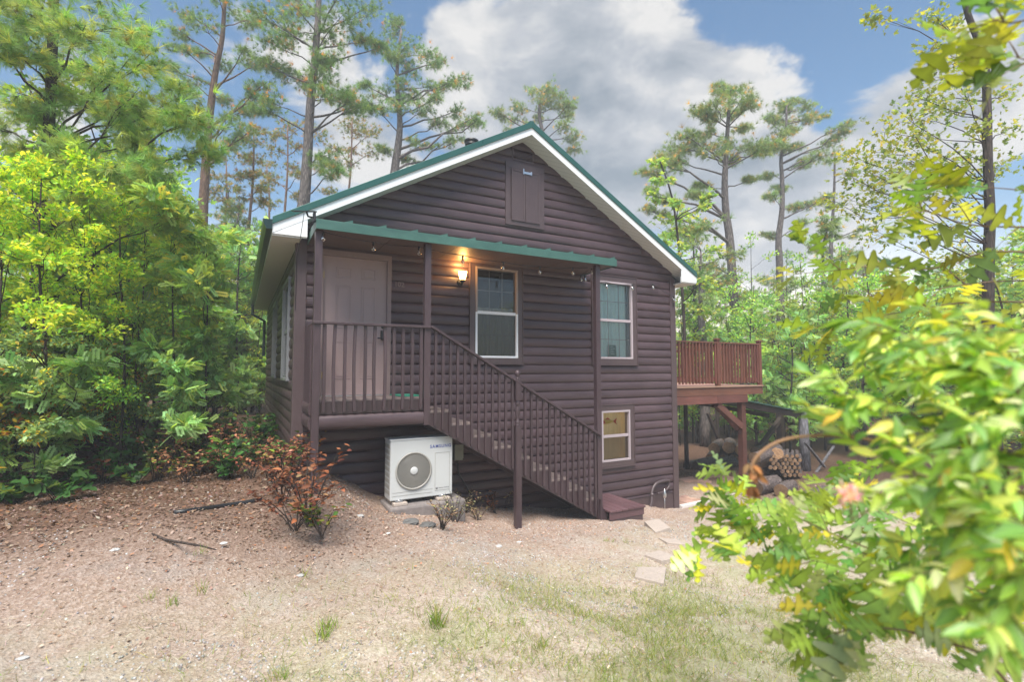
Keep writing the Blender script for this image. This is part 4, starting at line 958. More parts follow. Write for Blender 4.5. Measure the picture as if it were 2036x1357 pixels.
rock(1262, 1212, .035, 'brown lump of clay on the grass below the slabs', 11, .3, .6); rock(1420, 1113, .07, 'flat pinkish stone right of the paving slabs', 12, .6, .25); rock(1122, 1180, .02, 'dark pebble left of the farthest slab', 13, .3)
HAZE = .0042
# ------------------------------------------------------------------ plants
def tmpl(vs, fs): return np.array(vs, float), fs
def ovate(wd=.5, fold=.12, droop=.1):
    xs = [0, .22, .5, .8, 1.0]; ws = [0.02, .8, 1, .55, .0]
    vs = []
    for x, w_ in zip(xs, ws):
        z = -droop*x*x; vs += [(x, -w_*wd/2, z+fold*w_), (x, 0, z), (x, w_*wd/2, z+fold*w_)]
    fs = []
    for i in range(4):
        a = 3*i; fs += [(a+1, a, a+3, a+4), (a+2, a+1, a+4, a+5)]
    return tmpl(vs, fs)
LEAF = ovate(); LEAFN = ovate(.38, .09, .22)
LEAFLO = tmpl([(0, 0, 0), (.5, -.27, .06), (1, 0, -.08), (.5, .27, .06)], [(0, 1, 2), (0, 2, 3)])
def lobed(lobes, fold=.10):
    # half outline (x, y) of an oak leaf, mirrored; faces fan out from the midrib
    mid = []; vs = []; fs = []
    n = len(lobes)
    for (x, y) in lobes: vs.append((x, y, fold*abs(y)*2-.10*x*x))
    for (x, y) in lobes: vs.append((x, -y, fold*abs(y)*2-.10*x*x))
    for (x, y) in lobes: vs.append((min(x, .98), 0, -.10*x*x))
    for i in range(n-1):
        fs.append((2*n+i, i, i+1, 2*n+i+1)); fs.append((n+i+1, n+i, 2*n+i, 2*n+i+1))
    return tmpl(vs, [tuple(reversed(f)) for f in fs])
OAK = lobed([(0, .01), (.10, .015), (.16, .06), (.20, .15), (.25, .18), (.29, .13), (.31, .055), (.36, .07), (.42, .22), (.48, .34), (.54, .35), (.57, .26), (.56, .12), (.60, .075), (.66, .14), (.74, .27), (.80, .27), (.82, .18), (.80, .09), (.86, .085), (.93, .13), (.97, .09), (1, 0)], .07)
MAPLE = lobed([(0, .01), (.08, .015), (.02, .22), (.10, .30), (.22, .22), (.20, .12), (.34, .30), (.42, .48), (.52, .46), (.54, .26), (.60, .12), (.74, .20), (.84, .16), (1.0, 0)])
def tuft(n, seed, wd=.035, spread=1.05):
    r = np.random.default_rng(seed); vs = []; fs = []
    for i in range(n):
        a = r.uniform(0, 2*pi); t = spread*r.uniform(.1, 1)**.7; l = r.uniform(.7, 1.0)
        d = np.array([cos(t), sin(t)*cos(a), sin(t)*sin(a)]); s = np.cross(d, r.normal(size=3)); s /= np.linalg.norm(s)
        b = np.array([r.uniform(0, .15), 0, 0]); k = len(vs); e = b+d*l; e[2] -= .10*l*l
        vs += [b-s*wd*.5, b+s*wd*.5, e]; fs.append((k, k+1, k+2))
    return tmpl(vs, fs)
TUFT = tuft(26, 1); TUFTB = tuft(34, 2, .030)
TUFTF = tuft(13, 3, .085)
def compound(n=7):
    vs = []; fs = []
    tv, tf = LEAFLO
    for i in range(n):
        for s in (-1, 1):
            a = s*radians(62); c_, s_ = cos(a), sin(a); k = len(vs); x0 = .15+.75*i/(n-1)
            for (x, y, z) in tv: x, y = x*.27, y*.30; vs.append((x0+x*c_-y*s_, x*s_+y*c_, z*.3-.12*x0*x0))
            fs += [tuple(k+j for j in f) for f in tf]
    k = len(vs)
    for (x, y, z) in tv: vs.append((.92+x*.25, y*.30, z*.3-.12))
    fs += [tuple(k+j for j in f) for f in tf]
    return tmpl(vs, fs)
COMP = compound()
VW = {15: np.array([.88, 1.25, .88]*5), 69: np.concatenate([np.full(46, .9), np.full(23, 1.3)])}
class Scat:
    def __init__(s): s.parts = []
    def add(s, T, P, D, N, S, C):
        """T template, P pos (n,3), D axis dir, N approx normal, S scale (n), C colours (n,3)"""
        if not len(P): return
        D = D/(np.linalg.norm(D, axis=1, keepdims=True)+1e-9); Yv = np.cross(N, D); Yv /= (np.linalg.norm(Yv, axis=1, keepdims=True)+1e-9); Zv = np.cross(D, Yv)
        R = np.stack([D, Yv, Zv], 2); V = np.einsum('nij,kj->nki', R, T[0])*np.asarray(S)[:, None, None]+P[:, None, :]
        s.parts.append((V, T[1], C))
    def build(s, name, m, parent=None):
        Vs, Cs, F3, F4, off = [], [], [], [], 0
        for V, fs, C in s.parts:
            n, k, _ = V.shape; Vs.append(V.reshape(-1, 3)); Cs.append((C[:, None, :]*VW.get(k, np.ones(k))[None, :, None]).reshape(-1, 3))
            base = off+np.arange(n)[:, None, None]*k
            for L_, F in ((3, F3), (4, F4)):
                q = [f for f in fs if len(f) == L_]
                if q: F.append((base+np.array(q)[None]).reshape(-1, L_))
            off += n*k
        faces = ([np.concatenate(F3)] if F3 else [])+([np.concatenate(F4)] if F4 else [])
        return np_mesh(name, np.concatenate(Vs), faces, m, parent, np.concatenate(Cs))
def pal(r, n, cols, w, jit=.18):
    c = np.array(cols)[r.choice(len(cols), n, p=np.array(w)/sum(w))]; return np.clip(c*(1+r.normal(0, jit, (n, 1)))*(1+r.normal(0, .06, (n, 3))), .004, .95)
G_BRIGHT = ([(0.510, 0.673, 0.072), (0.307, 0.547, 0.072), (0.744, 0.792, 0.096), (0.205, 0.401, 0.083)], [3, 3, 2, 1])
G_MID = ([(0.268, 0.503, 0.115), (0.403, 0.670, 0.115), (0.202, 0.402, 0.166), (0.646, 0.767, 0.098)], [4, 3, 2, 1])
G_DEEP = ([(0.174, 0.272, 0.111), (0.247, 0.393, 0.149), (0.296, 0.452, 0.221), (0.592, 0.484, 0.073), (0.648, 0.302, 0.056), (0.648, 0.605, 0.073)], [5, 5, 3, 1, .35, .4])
G_AUT = ([(0.390, 0.156, 0.026), (0.442, 0.286, 0.039), (0.130, 0.208, 0.039), (0.078, 0.156, 0.039), (0.455, 0.091, 0.065)], [2, 2, 3, 2, .5])
G_BLUE = ([(0.303, 0.536, 0.226), (0.455, 0.669, 0.292), (0.254, 0.402, 0.133), (0.547, 0.719, 0.212)], [3, 3, 2, 1])
G_LIGHT = ([(0.391, 0.575, 0.173), (0.278, 0.466, 0.173), (0.558, 0.663, 0.173), (0.725, 0.663, 0.145)], [4, 4, 2, 1])
G_YEL = ([(0.413, 0.457, 0.078), (0.317, 0.412, 0.090), (0.540, 0.503, 0.078), (0.191, 0.290, 0.078)], [3, 4, 2, 2])
P_GREEN = ([(0.159, 0.272, 0.094), (0.213, 0.363, 0.116), (0.320, 0.415, 0.105), (0.781, 0.389, 0.085)], [4, 4, 2, .6])
P_FAR = ([(0.219, 0.319, 0.137), (0.292, 0.418, 0.168), (0.351, 0.418, 0.126), (0.750, 0.491, 0.147)], [4, 3, 2, .8])
P_GOLD = ([(0.390, 0.300, 0.075), (0.270, 0.300, 0.075), (0.150, 0.225, 0.075), (0.495, 0.285, 0.075)], [3, 3, 3, 1])
P_NEAR = ([(0.235, 0.388, 0.128), (0.313, 0.492, 0.154), (0.510, 0.570, 0.154), (0.338, 0.320, 0.098)], [3, 4, 3, .3])
def bez(a, b, lift, n=5):
    a = Vector(a); b = Vector(b); m = (a+b)/2+Vector((0, 0, lift)); return [a*(1-t)**2+m*2*t*(1-t)+b*t*t for t in [i/(n-1) for i in range(n)]]
def tree(name, label, cat, trunk, clumps, T, size, per, palette, group=None, seed=0, m='leaf', barkm='bark', limb=.25, twigs=4, flat=.6, jit=.2, up=.35, rise=.8, limb_r=None, sub=None, open_=.75, hangz=0):
    """trunk: [(x,y,z,r)...] from the ground up; clumps: [(x,y,z,r)...]"""
    r = np.random.default_rng(seed); rr = random.Random(seed); base_ = trunk[0]
    e = empty(name, base_[:3], label, cat, group)
    wd = MB(); tp = [Vector(t[:3]) for t in trunk]
    # smooth the trunk
    sp = smooth_path(tp, 3); rd = []
    for i in range(len(sp)): u = i/3; j = min(int(u), len(trunk)-2); f_ = u-j; rd.append(trunk[j][3]*(1-f_)+trunk[j+1][3]*f_)
    wd.tube(sp, rd, 9 if trunk[0][3] > .08 else 6)
    wood = wd.build('trunk', M[barkm], e)
    bw = MB(); sc = Scat(); PP = []; DD = []
    for ci, (cx, cy, cz, cr) in enumerate(clumps):
        c = Vector((cx, cy, cz)); best = None
        for q, pr__ in zip(sp, rd):
            h = math.hypot(c.x-q.x, c.y-q.y)
            cost = abs((c.z-rise*h*.55)-q.z)+.2*h
            if best is None or cost < best[0]: best = (cost, q, pr__)
        st_ = best[1]; ln = (c-st_).length; r0 = min(best[2]*.6, limb_r or max(.012, .016*ln+.01))
        if ln > .15:
            pth = bez(st_, c, rr.uniform(-.05, .12)*ln, 6); pth = [p+Vector((rr.gauss(0, .02), rr.gauss(0, .02), rr.gauss(0, .02)))*ln if 0 < i < 5 else p for i, p in enumerate(pth)]
            bw.tube(pth, [r0*(1-.15*i) for i in range(6)], 5, cap=False)
        else: pth = [st_, c]
        for k in range(twigs):
            o_ = pth[rr.randint(len(pth)//2, len(pth)-1)]; d_ = Vector((rr.gauss(0, 1), rr.gauss(0, 1), rr.gauss(.15, .5))).normalized(); tip = c+Vector((d_.x, d_.y, d_.z*flat))*cr*rr.uniform(.6, 1.0)
            bw.tube(bez(o_, tip, .05*cr, 3), [r0*.32, r0*.22, r0*.1], 4, cap=False)
            nl = max(1, int(per/twigs)); t = r.uniform(.25, 1.08, nl)[:, None]; o3 = np.array(o_); tp3 = np.array(tip)
            P = o3*(1-t)+tp3*t+r.normal(0, 1, (nl, 3))*np.array([1, 1, flat*.8])*cr*.36*open_; PP.append(P); DD.append(np.tile((tp3-o3)/(np.linalg.norm(tp3-o3)+1e-6), (nl, 1))+r.normal(0, .75, (nl, 3))+(P-np.array(c))/cr*.4)
    if bw.v: bw.build('branches', M[barkm], e)
    P = np.concatenate(PP); Dn = np.concatenate(DD); n = len(P); Dn[:, 2] += up*0-hangz
    N = np.tile([0, 0, 1.], (n, 1))+r.normal(0, .55, (n, 3))
    S = size*r.uniform(.65, 1.25, n); sc.add(T, P, Dn, N, S, pal(r, n, *palette, jit=jit)); sc.build('crown', M[m], e)
    return e
def pix_trunk(pts, d, r0, r1, ground=True, extra=None):
    """pixel polyline from low to high at depth d; first point dropped to the ground"""
    out = []; n = len(pts)
    P = [at(px, py, d=d) for px, py in pts]
    if ground:
        p = P[0]; g_ = gzf(p[0], p[1]); 
        if p[2] > g_+.3: P = [np.array([p[0], p[1], g_-.1])]+P
        else: P[0] = np.array([p[0], p[1], g_-.1])
    n = len(P)
    return [(*map(float, p), r0+(r1-r0)*i/(n-1)) for i, p in enumerate(P)]
def pix_clumps(lst, d, seed=0, spread=.6):
    rr = random.Random(seed); out = []
    for (px, py, rp) in lst:
        dd = d+rr.uniform(-1, 1)*spread; p = at(px, py, d=dd); out.append((*map(float, p), rp*dd/FPX))
    return out

# tall pines that stand against the sky
A_ = [(531, 41, 38), (617, 27, 35), (593, 65, 40), (672, 41, 40), (720, 20, 35), (559, 96, 35), (525, 124, 30), (573, 144, 30), (628, 137, 38), (652, 106, 30), (600, 161, 30), (652, 137, 25), (686, 192, 38), (645, 185, 25), (717, 213, 28), (741, 206, 25), (542, 203, 30), (720, 86, 25), (751, 96, 22), (580, 10, 40), (690, -30, 40), (540, -20, 40), (635, -50, 45), (640, 309, 30), (668, 344, 26), (652, 326, 28), (515, 215, 22), (700, 195, 26), (560, 60, 34), (660, 75, 30)]
tree('pine_tree', 'tallest pine beyond the left roof slope, its straight grey trunk leaving the picture top', 'pine tree', pix_trunk([(600, 460), (606, 390), (612, 300), (618, 200), (628, 100), (634, 0), (638, -110)], 18, .25, .07), pix_clumps(A_, 18, 1, 1.0), TUFT, .25, 100, P_GREEN, 'tall pines behind the cabin', 1, 'needle', flat=.5, open_=.9)
B_ = [(782, 45, 18), (789, 69, 28), (765, 103, 25), (810, 86, 28), (841, 110, 28), (879, 127, 22), (824, 137, 25), (810, 172, 25), (855, 172, 30), (772, 192, 32), (824, 196, 28), (800, 213, 28), (844, 220, 25), (892, 165, 20), (920, 161, 18), (906, 220, 18), (941, 247, 22), (910, 278, 22), (837, 289, 22), (950, 237, 16), (722, 168, 16), (745, 215, 20), (795, 120, 25), (860, 200, 22), (760, 300, 16), (815, 320, 16), (880, 245, 18)]
tree('pine_tree', 'slender pine left of the roof peak with a rounded open crown and bare lower limbs', 'pine tree', pix_trunk([(780, 420), (785, 340), (793, 280), (795, 235), (789, 150), (798, 60)], 24, .28, .05), pix_clumps(B_, 24, 2, 1.0), TUFT, .27, 95, P_GREEN, 'tall pines behind the cabin', 2, 'needle', flat=.5, open_=.9)
C_ = [(1106, 186, 22), (1070, 188, 25), (1040, 213, 25), (1006, 237, 25), (1119, 213, 22), (1136, 206, 14), (1126, 250, 20), (1138, 275, 20), (990, 222, 14), (1090, 175, 20), (1060, 240, 20), (1085, 212, 22), (1140, 295, 14), (1022, 262, 16), (1128, 232, 18)]
tree('pine_tree', 'flat topped pine showing just above the roof peak', 'pine tree', pix_trunk([(1085, 330), (1082, 280), (1072, 225), (1078, 180)], 30, .22, .05), pix_clumps(C_, 30, 3, 1.2), TUFT, .30, 90, P_FAR, 'tall pines behind the cabin', 3, 'needle', flat=.5, open_=.85)
D_ = [(1452, 179, 25), (1416, 202, 28), (1388, 225, 22), (1475, 195, 26), (1498, 208, 18), (1416, 236, 22), (1452, 228, 20), (1343, 293, 28), (1379, 293, 30), (1416, 298, 28), (1457, 293, 30), (1498, 289, 28), (1534, 289, 24), (1315, 321, 22), (1292, 344, 18), (1452, 318, 20), (1283, 376, 16), (1279, 412, 16), (1489, 357, 12), (1379, 386, 14), (1355, 268, 22), (1430, 180, 20), (1345, 320, 20), (1475, 255, 18), (1400, 265, 16), (1330, 400, 14), (1395, 370, 12), (1516, 300, 18)]
tree('pine_tree', 'big umbrella crowned pine right of the cabin, left one of the two tall pines there', 'pine tree', pix_trunk([(1466, 650), (1459, 600), (1452, 485), (1443, 417), (1441, 362), (1443, 325), (1446, 271), (1449, 220), (1452, 175)], 22, .24, .05), pix_clumps(D_, 22, 4, 1.3), TUFT, .27, 115, P_FAR, 'tall pines behind the cabin', 4, 'needle', flat=.42, open_=.9)
E_ = [(1562, 207, 20), (1585, 198, 16), (1610, 211, 18), (1635, 230, 13), (1598, 239, 20), (1553, 248, 22), (1535, 230, 18), (1553, 298, 20), (1585, 293, 13), (1535, 348, 18), (1617, 316, 18), (1640, 303, 18), (1662, 284, 18), (1535, 389, 13), (1585, 412, 16), (1617, 403, 20), (1690, 243, 14), (1545, 270, 20), (1575, 262, 14), (1600, 330, 14), (1560, 225, 20), (1640, 395, 12), (1525, 470, 14), (1680, 265, 14), (1550, 375, 14), (1598, 440, 12)]
tree('pine_tree', 'thin crooked pine with sparse upswept limbs, right one of the two tall pines', 'pine tree', pix_trunk([(1552, 640), (1550, 526), (1548, 476), (1555, 417), (1555, 357), (1553, 312), (1562, 266), (1564, 211)], 26, .22, .04), pix_clumps(E_, 26, 5, 1.2), TUFT, .27, 95, P_FAR, 'tall pines behind the cabin', 5, 'needle', flat=.45, open_=.9)
F_ = [(1640, 500, 16), (1690, 470, 16), (1720, 455, 12), (1655, 320, 16), (1690, 345, 14), (1620, 565, 26), (1670, 560, 26), (1590, 560, 24), (1700, 580, 22), (1655, 410, 10), (1700, 520, 12)]
tree('pine_tree', 'bare pale trunked pine between the two tall pines and the yellow green oak', 'pine tree', pix_trunk([(1655, 700), (1654, 570), (1652, 480), (1658, 400), (1660, 300)], 28, .19, .04), pix_clumps(F_, 28, 6, 1.2), TUFT, .27, 50, P_FAR, 'tall pines behind the cabin', 6, 'needle', barkm='bark', flat=.4, open_=.9)
Gc = [(368, 22, 28), (405, 48, 32), (460, 22, 32), (354, 92, 18), (339, 129, 14), (368, 155, 32), (390, 184, 32), (387, 221, 32), (479, 107, 20), (516, 129, 22), (525, 166, 22), (460, 240, 22), (486, 221, 18), (471, 287, 22), (500, 258, 22), (430, -20, 35), (495, 40, 28), (440, 130, 20), (375, 250, 20), (350, 60, 20), (440, 200, 20), (500, 190, 16), (395, 105, 16)]
tree('pine_tree', 'tall leaning pine at left with a sparse crown against the blue sky', 'pine tree', pix_trunk([(402, 460), (405, 391), (411, 302), (416, 240), (424, 173), (431, 129), (442, 74), (446, 10), (450, -60)], 19, .20, .05), pix_clumps(Gc, 19, 7, 1.2), TUFT, .25, 75, P_GREEN, 'tall pines behind the cabin', 7, 'needle', flat=.5, barkm='bark_orange', open_=.95)
gold = [((565, 440, 572, 250), [(560, 270, 20), (590, 290, 20), (545, 300, 20), (570, 330, 22), (600, 350, 16), (545, 360, 18), (570, 250, 18), (590, 390, 14), (610, 250, 20), (630, 270, 20), (530, 265, 18)], 26),
        ((495, 450, 505, 270), [(500, 280, 20), (480, 310, 20), (515, 320, 22), (495, 350, 20), (520, 370, 18), (480, 390, 20), (505, 260, 20), (470, 350, 16), (530, 400, 14)], 22),
        ((445, 470, 450, 330), [(445, 320, 22), (430, 350, 20), (460, 370, 20), (440, 400, 22), (470, 410, 18), (420, 380, 18), (450, 290, 18)], 24),
        ((535, 440, 530, 330), [(530, 330, 16), (545, 350, 16), (520, 380, 16), (545, 405, 14), (512, 345, 14)], 30),
        ((690, 420, 700, 240), [(690, 250, 24), (720, 270, 24), (740, 300, 20), (700, 300, 22), (670, 290, 20), (720, 240, 24), (745, 260, 22), (690, 330, 16), (660, 380, 16)], 27)]
gl_lab = ['thin golden needled pine right behind the tallest pine', 'thin golden pine between the leaning pine and the tallest pine', 'short golden young pine left of the cabin eave', 'slight golden young pine just above the eave corner', 'wispy golden pine between the tallest pine and the slender one']
for i, ((x0, y0, x1, y1), cl, dd) in enumerate(gold):
    tree('golden_pine', gl_lab[i], 'pine tree', pix_trunk([(x0, y0+60), (x0, y0), ((x0+x1)/2+3, (y0+y1)/2), (x1, y1)], dd, .10, .03), pix_clumps(cl, dd, 20+i, 1), TUFTF, .24, 60, P_GOLD, 'golden thin pines behind the eave', 20+i, 'needle', barkm='bark_orange', flat=.55, open_=1.1)
# near pine at the left edge
H_ = [(30, 40, 52), (100, 30, 60), (170, 50, 60), (250, 60, 60), (300, 105, 45), (50, 120, 55), (140, 130, 55), (215, 150, 55), (170, 210, 46), (90, 215, 46), (245, 225, 42), (350, 195, 40), (385, 235, 42), (325, 250, 40), (230, 345, 44), (290, 330, 40), (190, 395, 36), (345, 425, 36), (120, 345, 36), (30, 200, 46), (30, 310, 36), (280, 180, 40), (60, -20, 60), (200, -20, 60), (-30, 80, 50), (-20, 250, 50), (310, 385, 34), (400, 300, 28), (150, 290, 30), (260, 285, 30)]
tree('pine_tree', 'near long needled pine filling the top left above a dark trunk', 'pine tree', pix_trunk([(80, 860), (78, 640), (80, 560), (72, 440), (86, 370), (97, 250), (103, 130), (108, -30), (110, -120)], 7.6, .115, .05), pix_clumps(H_, 7.6, 8, .9), TUFTB, .20, 115, P_NEAR, 'tall pines behind the cabin', 8, 'needle', barkm='barkdark', flat=.75, open_=1.0, limb_r=.022)
# yellow green oak at right
I_ = [(1851, 95, 18), (1893, 115, 22), (1928, 119, 20), (1863, 159, 22), (1905, 165, 22), (1819, 191, 26), (1863, 199, 26), (1791, 223, 28), (1831, 239, 28), (1887, 223, 24), (1759, 263, 26), (1799, 279, 28), (1845, 275, 22), (1739, 302, 28), (1779, 342, 28), (1720, 338, 26), (1690, 310, 14), (1831, 318, 28), (1879, 318, 26), (1915, 310, 22), (1935, 350, 24), (1692, 398, 26), (1664, 402, 20), (1728, 398, 26), (1771, 425, 24), (1743, 460, 22), (1998, 191, 18), (2008, 255, 20), (1739, 30, 12), (1855, 25, 16), (1690, 350, 16), (1880, 370, 22), (1820, 380, 22), (1990, 330, 24), (1945, 250, 12), (1900, 50, 16), (1830, 470, 24), (1890, 450, 24)]
tree('oak_tree', 'dark trunked oak at the right edge with thin yellow green leaves against the sky', 'oak tree', pix_trunk([(1965, 760), (1965, 530), (1968, 430), (1964, 330), (1962, 200), (1955, 110), (1925, 30), (1905, -60)], 11, .125, .05), pix_clumps(I_, 11, 9, .9), MAPLE, .10, 95, G_YEL, None, 9, 'leaf', barkm='barkdark', flat=.8, open_=2.0, limb_r=.016)
# green broadleaf tree right of the roof
J_ = [(1311, 325, 14), (1318, 357, 20), (1305, 394, 20), (1352, 403, 22), (1333, 440, 26), (1361, 430, 20), (1400, 412, 14), (1410, 389, 12), (1343, 467, 24), (1356, 504, 26), (1318, 480, 14), (1375, 530, 26), (1350, 560, 30), (1400, 560, 26), (1420, 500, 16), (1345, 610, 30), (1390, 620, 30)]
tree('broadleaf_tree', 'bright green broadleaf tree right behind the roof slope, in front of the umbrella pine', 'tree', pix_trunk([(1362, 760), (1360, 640), (1352, 520), (1338, 400), (1312, 320)], 15, .07, .02), pix_clumps(J_, 15, 10, .8), MAPLE, .15, 70, G_LIGHT, None, 10, 'leaf', barkm='barkdark', flat=.8)

# woodland understorey: a few kinds, repeated
def generic(seed, h, palette, size, T, nclump, rad, per, name, label, cat, grp, low=.3, tr=.05, m='leaf', bk='barkdark', lean=.3):
    rr = random.Random(seed); tk = [(0, 0, -.25, tr), (rr.uniform(-lean, lean)*.4, rr.uniform(-lean, lean)*.4, h*.35, tr*.8), (rr.uniform(-lean, lean), rr.uniform(-lean, lean), h*.7, tr*.5), (rr.uniform(-lean, lean), rr.uniform(-lean, lean), h, tr*.2)]
    cl = []
    for k in range(nclump):
        t = low+(1-low)*(k+.5)/nclump; a = rr.uniform(0, 2*pi); q = rad*(1-.6*abs(t-.55)**1.2*1.5)*rr.uniform(.3, 1.0); cl.append((q*cos(a), q*sin(a), h*t+rr.uniform(-.2, .2), rr.uniform(.28, .5)*rad*.75))
    return tree(name, label, cat, tk, cl, T, size, per, palette, grp, seed, m, bk, flat=.7, twigs=4)
KIDS = {}
def dup(e, loc, rot, sc):
    if e.name not in KIDS: KIDS[e.name] = [c for c in bpy.data.objects if c.parent == e]
    r_ = e.copy(); COL.objects.link(r_); r_.location = loc; r_.rotation_euler = (0, 0, rot); r_.scale = (sc, sc, sc)
    for c in KIDS[e.name]:
        q = c.copy(); COL.objects.link(q); q.parent = r_
    return r_
gi = [(MAPLE, .14, G_LIGHT, 'young_tree', 'slim light green broadleaf tree in the woods behind the cabin'), (LEAF, .13, G_MID, 'young_tree', 'slim mid green broadleaf tree in the woods behind the cabin'),
      (LEAF, .12, G_YEL, 'young_tree', 'slim yellow green broadleaf tree in the woods behind the cabin'), (COMP, .30, G_BLUE, 'young_tree', 'slim blue green feathery leaved tree in the woods behind the cabin')]
PROTO = []
for i, (T, sz, pl_, nm, lb) in enumerate(gi):
    per = 100 if T is not COMP else 52
    PROTO.append(generic(40+i, 6.2, pl_, sz, T, 26, 1.7, per, nm, lb, 'tree', 'young trees of the woods', low=.12))
SAP = [generic(60, 7.5, G_MID, .11, LEAFLO, 16, .9, 55, 'thin_sapling', 'thin dark stemmed sapling in the shade of the woods', 'sapling', 'thin saplings in the woods', low=.12, tr=.028),
       generic(61, 6.5, G_YEL, .11, LEAFLO, 14, .8, 45, 'thin_sapling', 'thin sapling with yellow leaves in the shade of the woods', 'sapling', 'thin saplings in the woods', low=.1, tr=.022)]
BUSH = [generic(70, 1.5, G_DEEP, .085, LEAF, 16, .75, 70, 'woodland_bush', 'low deep green bush on the forest floor', 'bush', 'low bushes on the forest floor', low=.12, tr=.015),
        generic(71, 1.2, G_BLUE, .15, COMP, 14, .7, 70, 'woodland_bush', 'low blue green fern leaved bush on the forest floor', 'bush', 'low bushes on the forest floor', low=.12, tr=.012),
        generic(72, 1.1, G_AUT, .085, LEAF, 12, .65, 60, 'woodland_bush', 'low orange tinged bush on the forest floor', 'bush', 'low bushes on the forest floor', low=.12, tr=.012)]
YP = generic(80, 9, P_FAR, .28, TUFTF, 26, 1.9, 42, 'young_pine', 'soft needled young pine in the woods', 'pine tree', 'young pines of the woods', low=.25, tr=.11, m='needle', bk='bark')
def ok(x, y):
    if -1.0 < x < 8.2 and -3 < y < 9.5: return False
    if 7 < x < 14.2 and -1 < y < 3.9: return False
    if 10.5 < x < 15.5 and .2 < y < 5.5: return False
    return True
used = set()
def put(e, x, y, rr, smin=.8, smax=1.25):
    loc = (x, y, gzf(x, y)); rot = rr.uniform(0, 6.28); s = rr.uniform(smin, smax)
    if e.name not in used: used.add(e.name); e.location = loc; e.rotation_euler = (0, 0, rot); e.scale = (s, s, s); return
    dup(e, loc, rot, s)
def pxd(px, d):
    p = at(px, 738, d=d); return float(p[0]), float(p[1])
rr = random.Random(11)
# right side woods: rows at growing distance
for (d0, d1, n, px0, px1, kinds) in [(16.5, 19, 15, 1350, 2250, PROTO), (19, 24, 20, 1320, 2350, PROTO), (24, 31, 22, 1300, 2400, PROTO), (31, 42, 24, 1300, 2400, PROTO), (17.5, 27, 34, 1335, 1700, SAP), (17, 30, 34, 1330, 2000, BUSH),
                                     (24, 38, 7, 1330, 2200, [YP]), (10, 13, 3, 1900, 2300, PROTO)]:
    for k in range(n):
        px = px0+(px1-px0)*(k+rr.uniform(.1, .9))/n; x, y = pxd(px, rr.uniform(d0, d1))
        if not ok(x, y): continue
        e = rr.choice(kinds); put(e, x, y, rr, .75 if e in PROTO else .8, 1.1 if e in PROTO else 1.25)
# left side woods
for (d0, d1, n, px0, px1, kinds) in [(10.5, 12.5, 7, -260, 500, PROTO), (13, 17, 9, -300, 520, PROTO), (17, 24, 14, -300, 530, PROTO), (24, 34, 18, -300, 570, PROTO), (11, 20, 10, 100, 520, SAP), (9.0, 14, 14, -200, 500, BUSH), (6.3, 8.3, 13, -60, 400, BUSH), (8, 10, 9, 250, 500, BUSH), (20, 32, 5, -250, 560, [YP]), (9.0, 12, 3, 330, 470, [PROTO[3], PROTO[0]]), (11, 15, 7, 250, 425, [PROTO[0], PROTO[1], PROTO[2]]), (16.5, 19.5, 9, 330, 528, PROTO), (21, 27, 8, 330, 545, PROTO), (12, 18, 16, 400, 525, BUSH)]:
    for k in range(n):
        px = px0+(px1-px0)*(k+rr.uniform(.1, .9))/n; x, y = pxd(px, rr.uniform(d0, d1))
        if x > -2.8 and y > -2 and y < 10: x = -2.8-rr.uniform(0, .9)
        if not ok(x, y): continue
        e = rr.choice(kinds); put(e, x, y, rr, .7 if e in PROTO else .8, 1.0 if e in PROTO else 1.2)
# woods behind the photographer, mirrored in the window panes
for k in range(12):
    a = radians(118+k*11.5); put(rr.choice(PROTO+[YP]), -.7+11.5*sin(a)+rr.uniform(-1, 1), -8.5+11*cos(a)+rr.uniform(-1, 1), rr, .75, .9)
# stout trunks among the woods, seen under the deck
for (px, d, r_, lb) in [(1399, 19.0, .21, 'grey pine trunk standing behind the stacked logs, thicker of the two'), (1385, 20, .11, 'thin brown trunk just left of the thick grey one under the deck'), (1465, 24, .16, 'pine trunk seen through the woods right of the deck post'), (1645, 20, .17, 'grey pine trunk in the woods right of the deck'), (1470, 30, .2, 'far pine trunk above the deck railing'), (478, 22, .12, 'reddish pine trunk low in the woods left of the cabin'), (412, 23, .10, 'dark thin pine trunk low in the woods at left')]:
    x, y = pxd(px, d); g_ = gzf(x, y); top = 9 if d > 19.2 else 8.5
    tree('pine_tree', lb, 'pine tree', [(x, y, g_-.1, r_), (x+.05, y, g_+3, r_*.9), (x-.05, y, g_+5, r_*.6), (x, y, g_+top-1, .03)], [(x+rr.uniform(-1.2, 1.2), y+rr.uniform(-1, 1), g_+top-rr.uniform(0, 3.2), rr.uniform(.4, .7)) for _ in range(9)], TUFTF, .27, 40, P_FAR, 'pine trunks in the woods', 90+int(px), 'needle', flat=.5)

